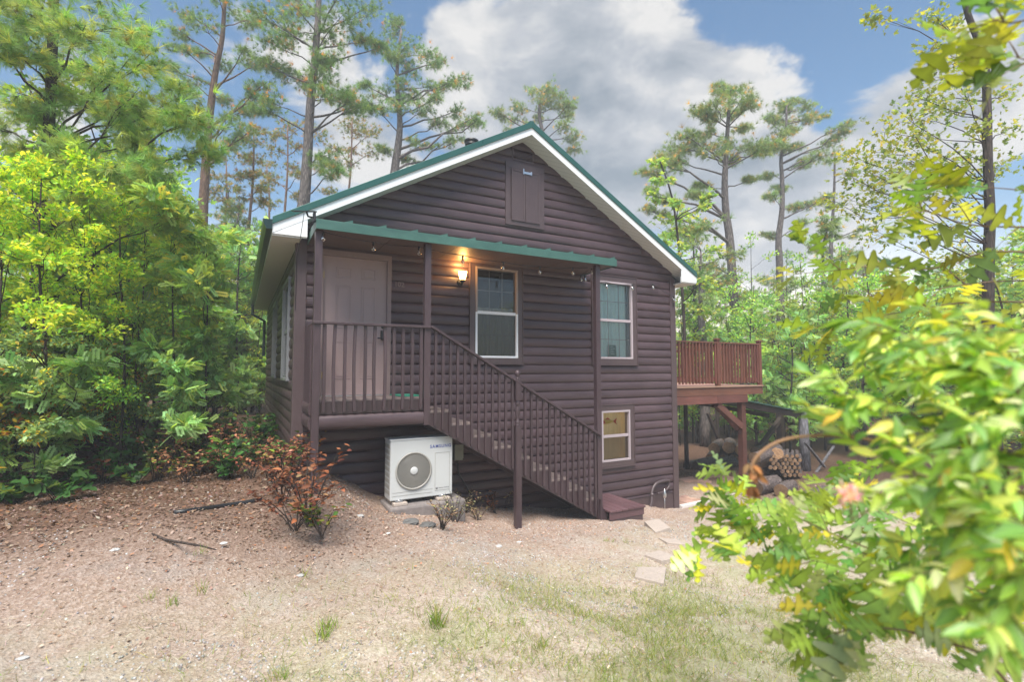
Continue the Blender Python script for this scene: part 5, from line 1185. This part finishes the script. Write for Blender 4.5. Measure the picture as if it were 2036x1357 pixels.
# left thicket: nine shrubs, their clumps set where the leaf masses stand
def thicket():
    rr = random.Random(21)
    bases = [(60, 985, 6.2), (150, 940, 7.2), (235, 945, 6.3), (330, 930, 7.8), (415, 915, 8.8), (480, 905, 9.6), (10, 930, 7.4), (275, 905, 9.0), (505, 880, 11.0)]
    labs = ['tall leafy shrub at the far left with yellow green top leaves', 'leafy shrub with crooked dark stems left of centre of the thicket', 'small leaved shrub with a slanting bare stem in the middle front of the thicket', 'shrub with pale blue green feathery leaves and slanting stem', 'green shrub near the cabin with small red leaf tips', 'light green shrub closest to the left cabin wall', 'dense shrub on the left picture edge behind the tall shrub', 'shaded deep green shrub in the middle of the thicket', 'narrow green shrub beside the downspout corner']
    cl = [[] for _ in bases]
    y = 290
    while y < 880:
        x = -60
        while x < 535:
            top = 320+.0*x if x < 200 else 330+(x-200)*.45
            if y > top-10*rr.random():
                jx, jy = x+rr.uniform(-18, 18), y+rr.uniform(-16, 16)
                lim = 870-.05*x
                if jy < lim and not (jx > 520-.0*jy and jy > 600):
                    w_ = [abs(jx-(b[0]))+rr.uniform(0, 70) for b in bases]; i = w_.index(min(w_))
                    cl[i].append((jx, jy, rr.uniform(24, 36)))
            x += 40
        y += 34
    for i, (b, lb) in enumerate(zip(bases, labs)):
        dd = b[2]; p0 = onground(b[0], b[1]); x0, y0 = float(p0[0]), float(p0[1])
        v = (np.array([x0, y0, 0])-CAMP)@_f; dd = float((np.array([x0, y0, p0[2]])-CAMP)@_f)
        C3 = []
        for (px, py, rp) in cl[i]:
            d_ = dd+rr.uniform(-.9, 1.3); p = at(px, py, d=d_)
            if p[0] > -.95 and p[1] > -.6: continue
            C3.append((*map(float, p), rp*d_/FPX))
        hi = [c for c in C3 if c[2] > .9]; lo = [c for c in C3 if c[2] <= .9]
        if not C3: continue
        g_ = float(p0[2]); mx = max(c[2] for c in C3); mxy = np.mean([c[:2] for c in C3], 0)
        tk = [(x0, y0, g_-.1, .020), (x0*.8+mxy[0]*.2+rr.uniform(-.1, .1), y0*.8+mxy[1]*.2, g_+(mx-g_)*.35, .017), (x0*.4+mxy[0]*.6, y0*.4+mxy[1]*.6, g_+(mx-g_)*.65, .012), (mxy[0], mxy[1], mx-.1, .006)]
        T = [LEAF, LEAF, LEAF, COMP, COMP, LEAF, LEAF, LEAF, COMP][i]; sz = .062 if T is LEAF else .17; per = 230 if T is LEAF else 100
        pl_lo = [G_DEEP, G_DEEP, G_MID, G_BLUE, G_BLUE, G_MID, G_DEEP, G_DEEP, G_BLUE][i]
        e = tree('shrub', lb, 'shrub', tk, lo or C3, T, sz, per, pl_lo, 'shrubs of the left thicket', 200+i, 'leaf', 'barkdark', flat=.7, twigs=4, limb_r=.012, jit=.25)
        if hi:   # the same shrub's upper leaves, sunlight painted in as brighter greens
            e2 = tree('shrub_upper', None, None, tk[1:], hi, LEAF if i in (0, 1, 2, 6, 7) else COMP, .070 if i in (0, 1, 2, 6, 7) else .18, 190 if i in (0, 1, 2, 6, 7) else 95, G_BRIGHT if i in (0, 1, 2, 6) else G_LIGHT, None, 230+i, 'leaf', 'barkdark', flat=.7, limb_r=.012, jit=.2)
            for c in [c for c in bpy.data.objects if c.parent == e2]:
                if c.name.startswith('trunk'): bpy.data.objects.remove(c)
                else:
                    wl = Vector(e2.location)+Vector(c.location); c.parent = e; c.location = wl-Vector(e.location)
            bpy.data.objects.remove(e2)
thicket()
# low plants at the wood's edge
def small_plant(px, py, h, n, T, sz, palette, nm, lb, cat, grp, seed, m='leaf', spread=.3, stems=6, bk='barkdark', lay=False, xy=None):
    rr = random.Random(seed); r = np.random.default_rng(seed); p = onground(px, py) if xy is None else (xy[0], xy[1], gzf(*xy)); e = empty(nm, tuple(map(float, p)), lb, cat, grp)
    sm = MB(); PP = []; DD = []
    for k in range(stems):
        a = rr.uniform(0, 2*pi); tip = Vector((p[0]+spread*cos(a)*rr.uniform(.4, 1), p[1]+spread*sin(a)*rr.uniform(.4, 1), p[2]+h*rr.uniform(.6, 1))); o_ = Vector((p[0]+rr.uniform(-.03, .03), p[1]+rr.uniform(-.03, .03), p[2]-.03))
        pth = bez(o_, tip, h*.25, 5); sm.tube(pth, [.006, .005, .004, .003, .0015], 4, cap=False)
        for t in r.uniform(.3, 1.02, n//stems):
            i = min(int(t*4), 3); f_ = t*4-i; q = pth[i]*(1-f_)+pth[i+1]*f_; PP.append(tuple(q)); b = rr.uniform(0, 2*pi); DD.append((cos(b), sin(b), rr.uniform(-.3, .6)))
    sm.build('stems', M[bk], e); P = np.array(PP)+r.normal(0, .015, (len(PP), 3)); n_ = len(P)
    s_ = Scat(); s_.add(T, P, np.array(DD), np.tile([0, 0, 1.], (n_, 1))+r.normal(0, .5, (n_, 3)), sz*r.uniform(.6, 1.25, n_), pal(r, n_, *palette, jit=.22)); s_.build('leaves', M[m], e); return e
DRYP = ([(.16, .058, .030), (.23, .088, .043), (.12, .04, .025), (.28, .15, .085)], [3, 3, 2, 1]); GRN = ([(.05, .14, .035), (.08, .20, .05), (.16, .22, .03)], [3, 2, 1])
small_plant(615, 1040, .85, 150, LEAF, .085, DRYP, 'red_leaved_shrub', 'low shrub of drying red brown leaves at the porch post foot', 'shrub', None, 301, 'dry', .50, 14)
small_plant(585, 1050, .45, 130, LEAF, .075, DRYP, 'red_leaved_shrub', 'low spreading rusty shrub left of the green leaved one', 'shrub', None, 311, 'dry', .5, 10)
for i_, (px_, py_, h_) in enumerate([(400, 930, .55), (455, 925, .6), (500, 930, .45), (575, 960, .5), (425, 905, .6)]):
    small_plant(px_, py_, h_+.12, 170, LEAF, .07, ([(.30, .12, .07), (.36, .17, .10), (.24, .09, .05), (.12, .18, .04)], [3, 2, 2, 1.2]), 'forest_seedling', 'rusty red seedling at the edge of the woods', 'seedling', 'seedlings at the edge of the woods', 440+i_, 'dry', .42, 9)
small_plant(640, 1066, .36, 90, LEAF, .075, ([(.07, .13, .03), (.15, .17, .03), (.25, .10, .03)], [3, 2, 1]), 'small_shrub', 'small green leaved shrub in front of the red leaved one', 'shrub', None, 302, 'leaf', .28, 9)
small_plant(560, 1000, .5, 110, LEAF, .075, DRYP, 'red_leaved_shrub', 'smaller rusty shrub left of the porch post', 'shrub', None, 303, 'dry', .42, 9)
small_plant(905, 1040, .42, 130, LEAFLO, .035, ([(.28, .28, .14), (.36, .30, .18), (.18, .20, .07)], [3, 2, 1]), 'wispy_weed', 'pale wispy weed growing in front of the concrete pad', 'weed', None, 304, 'dry', .30, 14)
small_plant(985, 1022, .40, 90, LEAF, .055, DRYP, 'dry_weed', 'dry brown weed right of the concrete pad', 'weed', None, 305, 'dry', .28, 8)
for i_, (px_, py_, lb_) in enumerate([(880, 1052, 'dry brown stalks in front of the pale wispy weed'), (1005, 1010, 'curled rusty weed in the shade behind the newel post'), (925, 1020, 'thin dry stalks against the right end of the concrete pad')]):
    small_plant(px_, py_, .38, 120, LEAFLO, .045, ([(.26, .17, .10), (.33, .26, .15), (.18, .10, .06), (.24, .26, .10)], [3, 2, 2, 1]), 'dry_weed', lb_, 'weed', None, 460+i_, 'dry', .34, 14)
rr_b = random.Random(91)
for i_ in range(17):
    px_ = 300+17.5*i_+rr_b.uniform(-8, 8); py_ = rr_b.uniform(900, 962)
    small_plant(px_, py_, rr_b.uniform(.4, .7), 130, LEAF, .065, ([(.26, .10, .055), (.33, .16, .09), (.18, .07, .04), (.10, .16, .04), (.30, .22, .06)], [3, 2, 2, 2, 1]) if i_ % 3 else GRN, 'forest_seedling', 'rusty red seedling at the edge of the woods' if i_ % 3 else 'small oval leaved green seedling at the edge of the woods', 'seedling', 'seedlings at the edge of the woods', 480+i_, 'dry', .42, 9)
small_plant(950, 1035, .28, 70, LEAFLO, .045, ([(.25, .17, .10), (.30, .24, .12)], [1, 1]), 'dry_weed', 'short dry weed between the pad and the newel post', 'weed', None, 306, 'dry', .22, 8)
rr = random.Random(31); k = 0
spots = [(50, 985, .35, 0), (150, 965, .3, 0), (215, 960, .5, 0), (120, 1000, .3, 0), (300, 925, .5, 0), (355, 900, .5, 1), (400, 890, .55, 0), (440, 905, .45, 1), (470, 880, .55, 0), (510, 900, .5, 0), (530, 885, .6, 0), (285, 900, .5, 2), (245, 935, .35, 0), (430, 940, .3, 1), (330, 950, .3, 2), (380, 930, .35, 2), (500, 930, .35, 0), (545, 920, .45, 0), (20, 960, .5, 0), (180, 910, .5, 2), (90, 925, .5, 0), (455, 950, .25, 0), (545, 870, .5, 0), (30, 1000, .2, 0), (270, 965, .3, 0)]
wl = [('broad green leaved seedling at the edge of the woods', GRN, MAPLE, .16, 'leaf'), ('rusty red seedling at the edge of the woods', DRYP, LEAF, .08, 'dry'), ('yellow green seedling at the edge of the woods', G_YEL, LEAF, .07, 'leaf')]
for (px, py, h, kd) in spots:
    lb, pl_, T, sz, mm = wl[kd]; small_plant(px, py, h, 42 if T is MAPLE else 70, T, sz*rr.uniform(.8, 1.1), pl_, 'forest_seedling', lb, 'seedling', 'seedlings at the edge of the woods', 310+k, mm, .28, 6); k += 1
for i in range(26):
    x, y = rr.uniform(-7, -.8), rr.uniform(-.6, 6); kd = rr.choice([0, 0, 2, 1]); lb, pl_, T, sz, mm = wl[kd]
    small_plant(0, 0, rr.uniform(.3, .6), 36 if T is MAPLE else 60, T, sz, pl_, 'forest_seedling', lb, 'seedling', 'seedlings at the edge of the woods', 360+i, mm, .3, 6, xy=(x, y))

# ------------------------------------------------------------------ the near foliage at right
def sprig(pts, T, size, step, palette, sc, r, wood, m=None, rad=.004, drop=.0, side=.55, facing=.5, wild=.3):
    """pts: (px, py, depth) polyline of a twig; leaves alternate along it"""
    P3 = smooth_path([at(px, py, d=d) for px, py, d in pts], 5); wood.tube(P3, [rad*(1-.75*i/(len(P3)-1)) for i in range(len(P3))], 5)
    acc = 0; s_ = 1; PP = []; DD = []; NN = []
    for i in range(len(P3)-1):
        a, b = P3[i], P3[i+1]; ln = (b-a).length; d_ = (b-a).normalized()
        while acc < ln:
            p = a+d_*acc; sd = np.array(d_.cross(Vector((0, 0, 1))).normalized())*s_; s_ = -s_
            dd = np.array(d_)*(.75)+sd*side*1.2+r.normal(0, wild, 3); dd[2] -= drop
            toc = CAMP-np.array(p); toc /= np.linalg.norm(toc)
            nn_ = np.array([0, 0, 1.])*(1-facing)+toc*facing+r.normal(0, .35, 3)
            PP.append(tuple(p)); DD.append(dd); NN.append(nn_); acc += step*r.uniform(.7, 1.3)
        acc -= ln
    # end leaves
    for k in range(3): PP.append(tuple(P3[-1])); DD.append(np.array(d_)+r.normal(0, .5, 3)); NN.append(np.array([0, 0, 1.])+r.normal(0, .4, 3))
    n = len(PP); sc.add(T, np.array(PP), np.array(DD), np.array(NN), size*r.uniform(.7, 1.2, n), pal(r, n, *palette, jit=.15))
def near_plant(name, label, cat, base_px, twigs, T, size, step, palette, seed, m='bigleaf', rad=.004, **kw):
    r = np.random.default_rng(seed); rr_ = random.Random(seed); b = base_px; g_ = gzf(b[0], b[1]); e = empty(name, (b[0], b[1], g_), label, cat)
    wd = MB(); sc = Scat()
    for tw in twigs:
        start = Vector(at(*tw[0][:2], d=tw[0][2])); root = Vector((b[0]+rr_.uniform(-.05, .05), b[1]+rr_.uniform(-.05, .05), g_-.05))
        wd.tube(bez(root, start, .25, 8), [rad*3-(rad*2)*i/7 for i in range(8)], 6)
        sprig(tw, T, size, step, palette, sc, r, wd, rad=rad, **kw)
        # side twigs
        for k in range(1, len(tw)):
            for s in (-1, 1):
                if rr_.random() < .55:
                    a = tw[k-1]; c = tw[k]; t = rr_.random(); px = a[0]*(1-t)+c[0]*t; py = a[1]*(1-t)+c[1]*t; d_ = a[2]*(1-t)+c[2]*t
                    dx, dy = c[0]-a[0], c[1]-a[1]; l_ = math.hypot(dx, dy)+1e-6; L2 = rr_.uniform(50, 95)
                    ex, ey = px+dx/l_*L2*.7-dy/l_*L2*s*.6, py+dy/l_*L2*.7+dx/l_*L2*s*.6
                    sprig([(px, py, d_), ((px+ex)/2, (py+ey)/2-4, d_), (ex, ey, d_+rr_.uniform(-.08, .12))], T, size*.9, step, palette, sc, r, wd, rad=rad*.6, **kw)
    wd.build('stems', M['oakstem'], e); sc.build('leaves', M[m], e); return e
M['oakstem'] = simple('tan_stem', (.16, .10, .06), .6, noise=.2)
OKP = ([(0.440, 0.520, 0.243), (0.266, 0.409, 0.082), (0.366, 0.500, 0.095), (0.166, 0.318, 0.082), (0.598, 0.605, 0.054), (0.699, 0.605, 0.068)], [1.5, 4, 4, 3, 1.4, .6])  # the whitish green paints sheen onto a few leaves
SHP = ([(0.379, 0.564, 0.105), (0.292, 0.471, 0.105), (0.190, 0.354, 0.093), (0.612, 0.681, 0.132), (0.642, 0.707, 0.370), (0.729, 0.576, 0.093)], [4, 4, 3, 2.5, 1.2, .3])  # palest green is leaf sheen put into the colour
YOP = ([(.34, .40, .04), (.22, .32, .05), (.12, .22, .06), (.44, .44, .04)], [3, 3, 2, 2])
bx, by = pxd(2250, 1.9)
near_plant('oak_sapling', 'low oak branch with lobed pale green leaves reaching in over the yard', 'oak sapling', (bx, by),
  [[(2120, 1240, 1.5), (1900, 1160, 1.6), (1760, 1105, 1.7), (1640, 1055, 1.85), (1570, 1022, 1.95), (1500, 988, 2.05), (1450, 978, 2.1)],
   [(2100, 1200, 1.7), (1850, 1150, 1.8), (1700, 1095, 1.9), (1600, 1068, 2.0), (1500, 1060, 2.05), (1430, 1055, 2.1)],
   [(2100, 1330, 1.35), (1900, 1285, 1.45), (1740, 1235, 1.55), (1640, 1195, 1.6), (1560, 1155, 1.65), (1480, 1105, 1.7)],
   [(2100, 1080, 1.9), (1950, 1030, 2.0), (1800, 1010, 2.1), (1720, 985, 2.1), (1650, 960, 2.15)],
   [(2050, 1290, 1.4), (1900, 1240, 1.45), (1800, 1190, 1.5), (1700, 1140, 1.55), (1600, 1110, 1.6)],
   [(1950, 1300, 1.3), (1800, 1255, 1.35), (1680, 1255, 1.4), (1610, 1290, 1.45)],
   [(2150, 1180, 1.6), (1990, 1110, 1.7), (1850, 1060, 1.8), (1740, 1010, 1.9)]],
  OAK, .140, .043, OKP, 401, rad=.0035, facing=.55, side=.7)
bx, by = pxd(2330, 1.2)
_q = random.Random(77); fill = []
for k in range(20):
    ex_, ey_ = _q.uniform(1640, 1990), _q.uniform(680, 1230); d_ = _q.uniform(.8, 1.25); sx_ = ex_+_q.uniform(140, 260); sy_ = ey_+_q.uniform(-60, 110)
    if ex_ < 1700 and ey_ > 900: continue
    fill.append([(sx_+60, sy_+20, d_*.95), (sx_, sy_, d_*.97), ((sx_+ex_)/2, (sy_+ey_)/2-18, d_), (ex_, ey_, d_*1.03)])
near_plant('flowering_shrub', 'blurred near shrub with oval bright yellow green leaves filling the right edge', 'shrub', (bx, by),
  [[(2200, 860, 1.0), (1990, 760, 1.0), (1850, 690, 1.05), (1760, 650, 1.1), (1690, 640, 1.15)],
   [(2200, 950, .9), (1960, 890, .95), (1800, 850, 1.0), (1690, 790, 1.1), (1610, 748, 1.15)],
   [(2200, 1010, .9), (1900, 960, .95), (1790, 930, 1.0), (1700, 880, 1.1), (1610, 812, 1.2)],
   [(2200, 1100, .8), (1980, 1040, .85), (1840, 1000, .9), (1740, 980, .95)],
   [(2150, 700, 1.1), (2000, 660, 1.15), (1880, 640, 1.2), (1790, 640, 1.25)],
   [(2180, 880, .85), (2010, 960, .85), (1930, 1070, .88), (1890, 1180, .9)],
   [(2180, 1000, .75), (2080, 1100, .75), (2010, 1200, .78), (1990, 1290, .8)],
   [(2200, 700, 1.0), (2030, 680, 1.0), (1920, 700, 1.05), (1820, 720, 1.1), (1740, 700, 1.15)],
   [(2200, 900, 1.05), (2000, 820, 1.1), (1870, 780, 1.15), (1770, 760, 1.2)],
   [(2200, 1150, .7), (2060, 1060, .72), (1960, 1010, .75)],
   [(2150, 780, .8), (2050, 800, .8), (1970, 860, .82), (1900, 930, .85), (1850, 1010, .88)],
   [(2150, 740, 1.4), (2000, 700, 1.4), (1900, 800, 1.4), (1830, 900, 1.4)]]+fill,
  LEAFN, .058, .0115, SHP, 402, rad=.003, facing=.35, drop=.25, side=.7)
bx, by = pxd(2400, 2.2)
near_plant('oak_branch', 'overhanging oak with broad lobed yellow leaves at the upper right edge', 'oak tree', (bx, by),
  [[(2200, 520, 1.9), (1980, 500, 2.0), (1850, 535, 2.1), (1740, 530, 2.2), (1640, 540, 2.3), (1580, 545, 2.35)],
   [(2200, 400, 1.7), (2050, 380, 1.8), (1930, 370, 1.9)],
   [(2200, 40, 1.2), (2090, 30, 1.25), (2010, 45, 1.3), (1970, 35, 1.35)],
   [(2200, 610, 2.0), (1950, 600, 2.1), (1800, 620, 2.2), (1680, 640, 2.3), (1620, 650, 2.3)],
   [(2200, 450, 1.9), (1960, 450, 2.0), (1870, 430, 2.1), (1820, 410, 2.1)],
   [(2200, 560, 2.3), (1980, 560, 2.4), (1830, 580, 2.5), (1720, 590, 2.5)],
   [(2200, 160, 1.4), (2080, 130, 1.45), (2010, 110, 1.5)]],
  OAK, .155, .12, YOP, 403, rad=.0045, facing=.5, wild=.55)
# dried stem with curled leaf and the pink flower
ds = empty('dried_stem', tuple(at(1700, 875, d=1.15)), 'arching dry brown stem with a curled dead leaf at its tip', 'stem')
m_ = MB(); m_.tube(smooth_path([at(*p, d=1.15) for p in ((2000, 960), (1850, 905), (1760, 882), (1680, 868), (1600, 868), (1545, 880), (1508, 905), (1495, 930), (1500, 960))], 4), .0035, 6); m_.build('stem', simple('dry_stem', (.30, .17, .09), .7), ds)
r = np.random.default_rng(5); sc = Scat(); n = 16; P = np.array([at(1500+r.normal(0, 7), 945+r.uniform(-22, 30), d=1.15) for _ in range(n)]); sc.add(LEAF, P, np.tile([0, 0, -1.], (n, 1))+r.normal(0, .45, (n, 3)), r.normal(0, 1, (n, 3)), np.full(n, .030), pal(r, n, [(.26, .12, .05), (.18, .08, .035), (.34, .19, .09)], [2, 1, 1])); sc.build('dead_leaf', M['dry'], ds)
fl_ = empty('pink_flower', tuple(at(1690, 982, d=.95)), 'pale pink blossom among the green leaves at right', 'flower')
sc = Scat(); n = 80; c0 = at(1690, 982, d=.85); P = np.tile(c0, (n, 1))+r.normal(0, .009, (n, 3))*np.array([1, 1, .6]); sc.add(LEAF, P, r.normal(0, 1, (n, 3)), r.normal(0, 1, (n, 3)), np.full(n, .014), pal(r, n, [(.80, .52, .56), (.82, .66, .52), (.66, .34, .45)], [3, 1.5, 1])); sc.build('petals', M['leaf'], fl_)
m_ = MB(); m_.tube([c0, c0+np.array([.02, .01, -.05]), at(1740, 1010, d=.95)], .002, 5); m_.build('flower_stem', M['oakstem'], fl_)

# ------------------------------------------------------------------ ground litter, gravel and grass
def ground_scatter(n, seed, x0, x1, y0, y1, keep):
    r = np.random.default_rng(seed); out = []
    x = r.uniform(x0, x1, n); y = r.uniform(y0, y1, n); k = r.uniform(0, 1, n) < keep(x, y); x, y = x[k], y[k]
    bad = (x > 0) & (x < W) & (y > -.02) & (y < L); bad |= (x > PX0) & (x < PX1) & (y > PY0) & (y < PY1); bad |= (x > 4.6) & (x < 5.45) & (y > -1.1) & (y < -.05); bad |= (x > 7.33) & (x < 10.75) & (y > 0) & (y < 1.9)
    x, y = x[~bad], y[~bad]; return r, x, y, gz(x, y)
def near_w(x, y): return np.clip(1.3-np.hypot(x-CAMP[0], y-CAMP[1])/11, .12, 1)
r, x, y, z = ground_scatter(130000, 501, -8, 12, -5.5, 5, lambda x, y: np.clip(.05+.9*forest(x, y)+.8*np.exp(-((y+1.0)/1.2)**2)*np.exp(-((x-1.7)/3.2)**2)+.02, 0, 1))
n = len(x); sc = Scat(); f0 = forest(x, y)
LIT = tmpl([(0, 0, 0), (.35, -.26, .10), (.7, -.18, .02), (1, 0, .12), (.7, .2, .10), (.35, .24, .04)], [(0, 1, 2, 3), (0, 3, 4, 5)])
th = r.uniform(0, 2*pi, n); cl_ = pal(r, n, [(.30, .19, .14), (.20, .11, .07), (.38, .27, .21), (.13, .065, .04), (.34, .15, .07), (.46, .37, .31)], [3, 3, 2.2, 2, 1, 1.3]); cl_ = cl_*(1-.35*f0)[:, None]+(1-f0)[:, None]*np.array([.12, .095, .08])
sc.add(LIT, np.stack([x, y, z+.008], 1), np.stack([np.cos(th), np.sin(th), r.normal(.05, .25, n)], 1), np.tile([0, 0, 1.], (n, 1))+r.normal(0, .4, (n, 3)), r.uniform(.016, .058, n)*(.62+.38*f0), cl_); o = sc.build('fallen_leaves', M['dry']); tag(o, 'brown fallen leaves littering the ground', 'leaf litter', kind='stuff')
r, x, y, z = ground_scatter(110000, 502, -5, 10, -6.4, 1, lambda x, y: (1-forest(x, y))*near_w(x, y)*np.clip(.12+.8*(np.sin(x*1.1+2)*np.cos(y*1.3+x*.4) > .15)+.9*np.exp(-((y+1.1)/.35)**2)*(x > 2.8), 0, 1))
n = len(x); sc = Scat(); ST = tmpl([(-.5, -.4, 0), (.5, -.45, 0), (.45, .5, 0), (-.45, .4, 0), (-.3, -.25, .5), (.3, -.3, .45), (.25, .3, .55), (-.3, .25, .45)], [(4, 5, 6, 7), (0, 1, 5, 4), (1, 2, 6, 5), (2, 3, 7, 6), (3, 0, 4, 7)])
th = r.uniform(0, 2*pi, n); v = r.uniform(.16, .52, (n, 1)); sc.add(ST, np.stack([x, y, z-.002], 1), np.stack([np.cos(th), np.sin(th), r.normal(0, .15, n)], 1), np.tile([0, 0, 1.], (n, 1))+r.normal(0, .2, (n, 3)), r.uniform(.005, .017, n), np.clip(v*np.array([[1, .97, .96]])*(1+r.normal(0, .05, (n, 3))), 0, .9)); o = sc.build('gravel', simple('gravel_stone', (1, 1, 1), .85, tint=True)); tag(o, 'pale grey gravel chips scattered over the yard', 'gravel', kind='stuff')
BL = tmpl([(0, -.5, 0), (0, .5, 0), (.55, .35, .05), (.55, -.35, .05), (1, 0, -.12)], [(0, 1, 2, 3), (3, 2, 4)]); BL = (BL[0]*np.array([1, .045, 1]), BL[1])
def gpatch(x, y): return np.clip(np.exp(-((x-2.0-(y+5)*.35)/2.0)**2)*np.clip((-y-2.6)/1.5, 0, 1)*(.3+.9*(np.sin(x*4.1+1)*np.sin(y*3.7+x) > -.1)), 0, 1)+.10*np.clip((-y-2.5)/2, 0, 1)*(np.sin(x*2.7)*np.sin(y*3.1+1) > .45)
r, x, y, z = ground_scatter(300000, 503, -4, 6, -6.8, -1, lambda x, y: gpatch(x, y)*.7); n = len(x); sc = Scat()
sc.add(BL, np.stack([x, y, z-.004], 1), np.stack([r.normal(0, .55, n), r.normal(0, .55, n), r.uniform(.35, 1.2, n)], 1), r.normal(0, 1, (n, 3)), r.uniform(.035, .10, n), pal(r, n, [(.24, .32, .08), (.32, .38, .10), (.45, .42, .16), (.15, .24, .06)], [4, 3, 2, 1])); o = sc.build('grass', M['leaf']); tag(o, 'sparse green grass blades in the yard', 'grass', kind='stuff')
r, x, y, z = ground_scatter(260000, 504, -5, 7, -6.9, -1.0, lambda x, y: (1-forest(x, y))*near_w(x, y)*np.clip(.12+np.clip((-y-2.0)/2, 0, 1)*.7, 0, 1)*(.35+.65*(np.sin(x*2.3+y)*np.sin(y*2.9) > -.2))*.65); n = len(x); sc = Scat(); th = r.uniform(0, 2*pi, n)
sc.add(BL, np.stack([x, y, z+.004], 1), np.stack([np.cos(th), np.sin(th), np.abs(r.normal(0.05, .30, n))], 1), np.tile([0, 0, 1.], (n, 1))+r.normal(0, .5, (n, 3)), r.uniform(.02, .07, n), pal(r, n, [(.46, .38, .30), (.56, .49, .41), (.36, .26, .19), (.28, .18, .13)], [3, 2, 2, 1.5])); o = sc.build('dry_grass', M['dry']); tag(o, 'pale dry straw grass lying over the yard', 'dry grass', kind='stuff')
tufts = [(640, 1270, .16, 40), (655, 1250, .12, 30), (870, 1245, .22, 45), (560, 1350, .12, 40), (1210, 1080, .10, 25), (1245, 1080, .10, 25), (345, 1205, .12, 20), (400, 1100, .08, 20), (398, 1180, .13, 16), (1080, 1290, .13, 30), (300, 1190, .08, 25), (610, 1145, .12, 12)]
for i, (px, py, h, nb_) in enumerate(tufts):
    p = onground(px, py); r = np.random.default_rng(600+i); sc = Scat(); a = r.uniform(0, 2*pi, nb_); P = np.tile(p, (nb_, 1))+np.stack([r.normal(0, .03, nb_), r.normal(0, .03, nb_), np.full(nb_, -.005)], 1)
    sc.add(BL, P, np.stack([np.cos(a)*.45, np.sin(a)*.45, r.uniform(.6, 1.2, nb_)], 1), r.normal(0, 1, (nb_, 3)), h*r.uniform(.5, 1.1, nb_), pal(r, nb_, [(.22, .34, .07), (.30, .38, .09), (.42, .38, .14)], [3, 2, 1])); o = sc.build('grass_tuft', M['leaf']); tag(o, 'small green grass tuft standing in the dry yard', 'grass tuft', 'grass tufts in the dry yard')
# free the source copies that were never placed
for e in PROTO+SAP+BUSH+[YP]:
    if e.name not in used:
        for c in [c for c in bpy.data.objects if c.parent == e]: bpy.data.objects.remove(c)
        bpy.data.objects.remove(e)
bpy.context.view_layer.update()
# ------------------------------------------------------------------ haze volume added to lift the darks and soften far trees
hz_ = MB(); hz_.box(-168, 168, -168, 168, -5, 21); hm = bpy.data.materials.new('haze_air'); hm.use_nodes = True; hm.node_tree.nodes.clear()
pv = nn(hm.node_tree, 'ShaderNodeVolumePrincipled'); pv.inputs['Color'].default_value = (.93, .95, 1, 1); pv.inputs['Density'].default_value = HAZE; pv.inputs['Anisotropy'].default_value = 0
ho = nn(hm.node_tree, 'ShaderNodeOutputMaterial'); hm.node_tree.links.new(pv.outputs[0], ho.inputs['Volume'])
o = hz_.build('haze', hm, None); tag(o, kind='stuff')
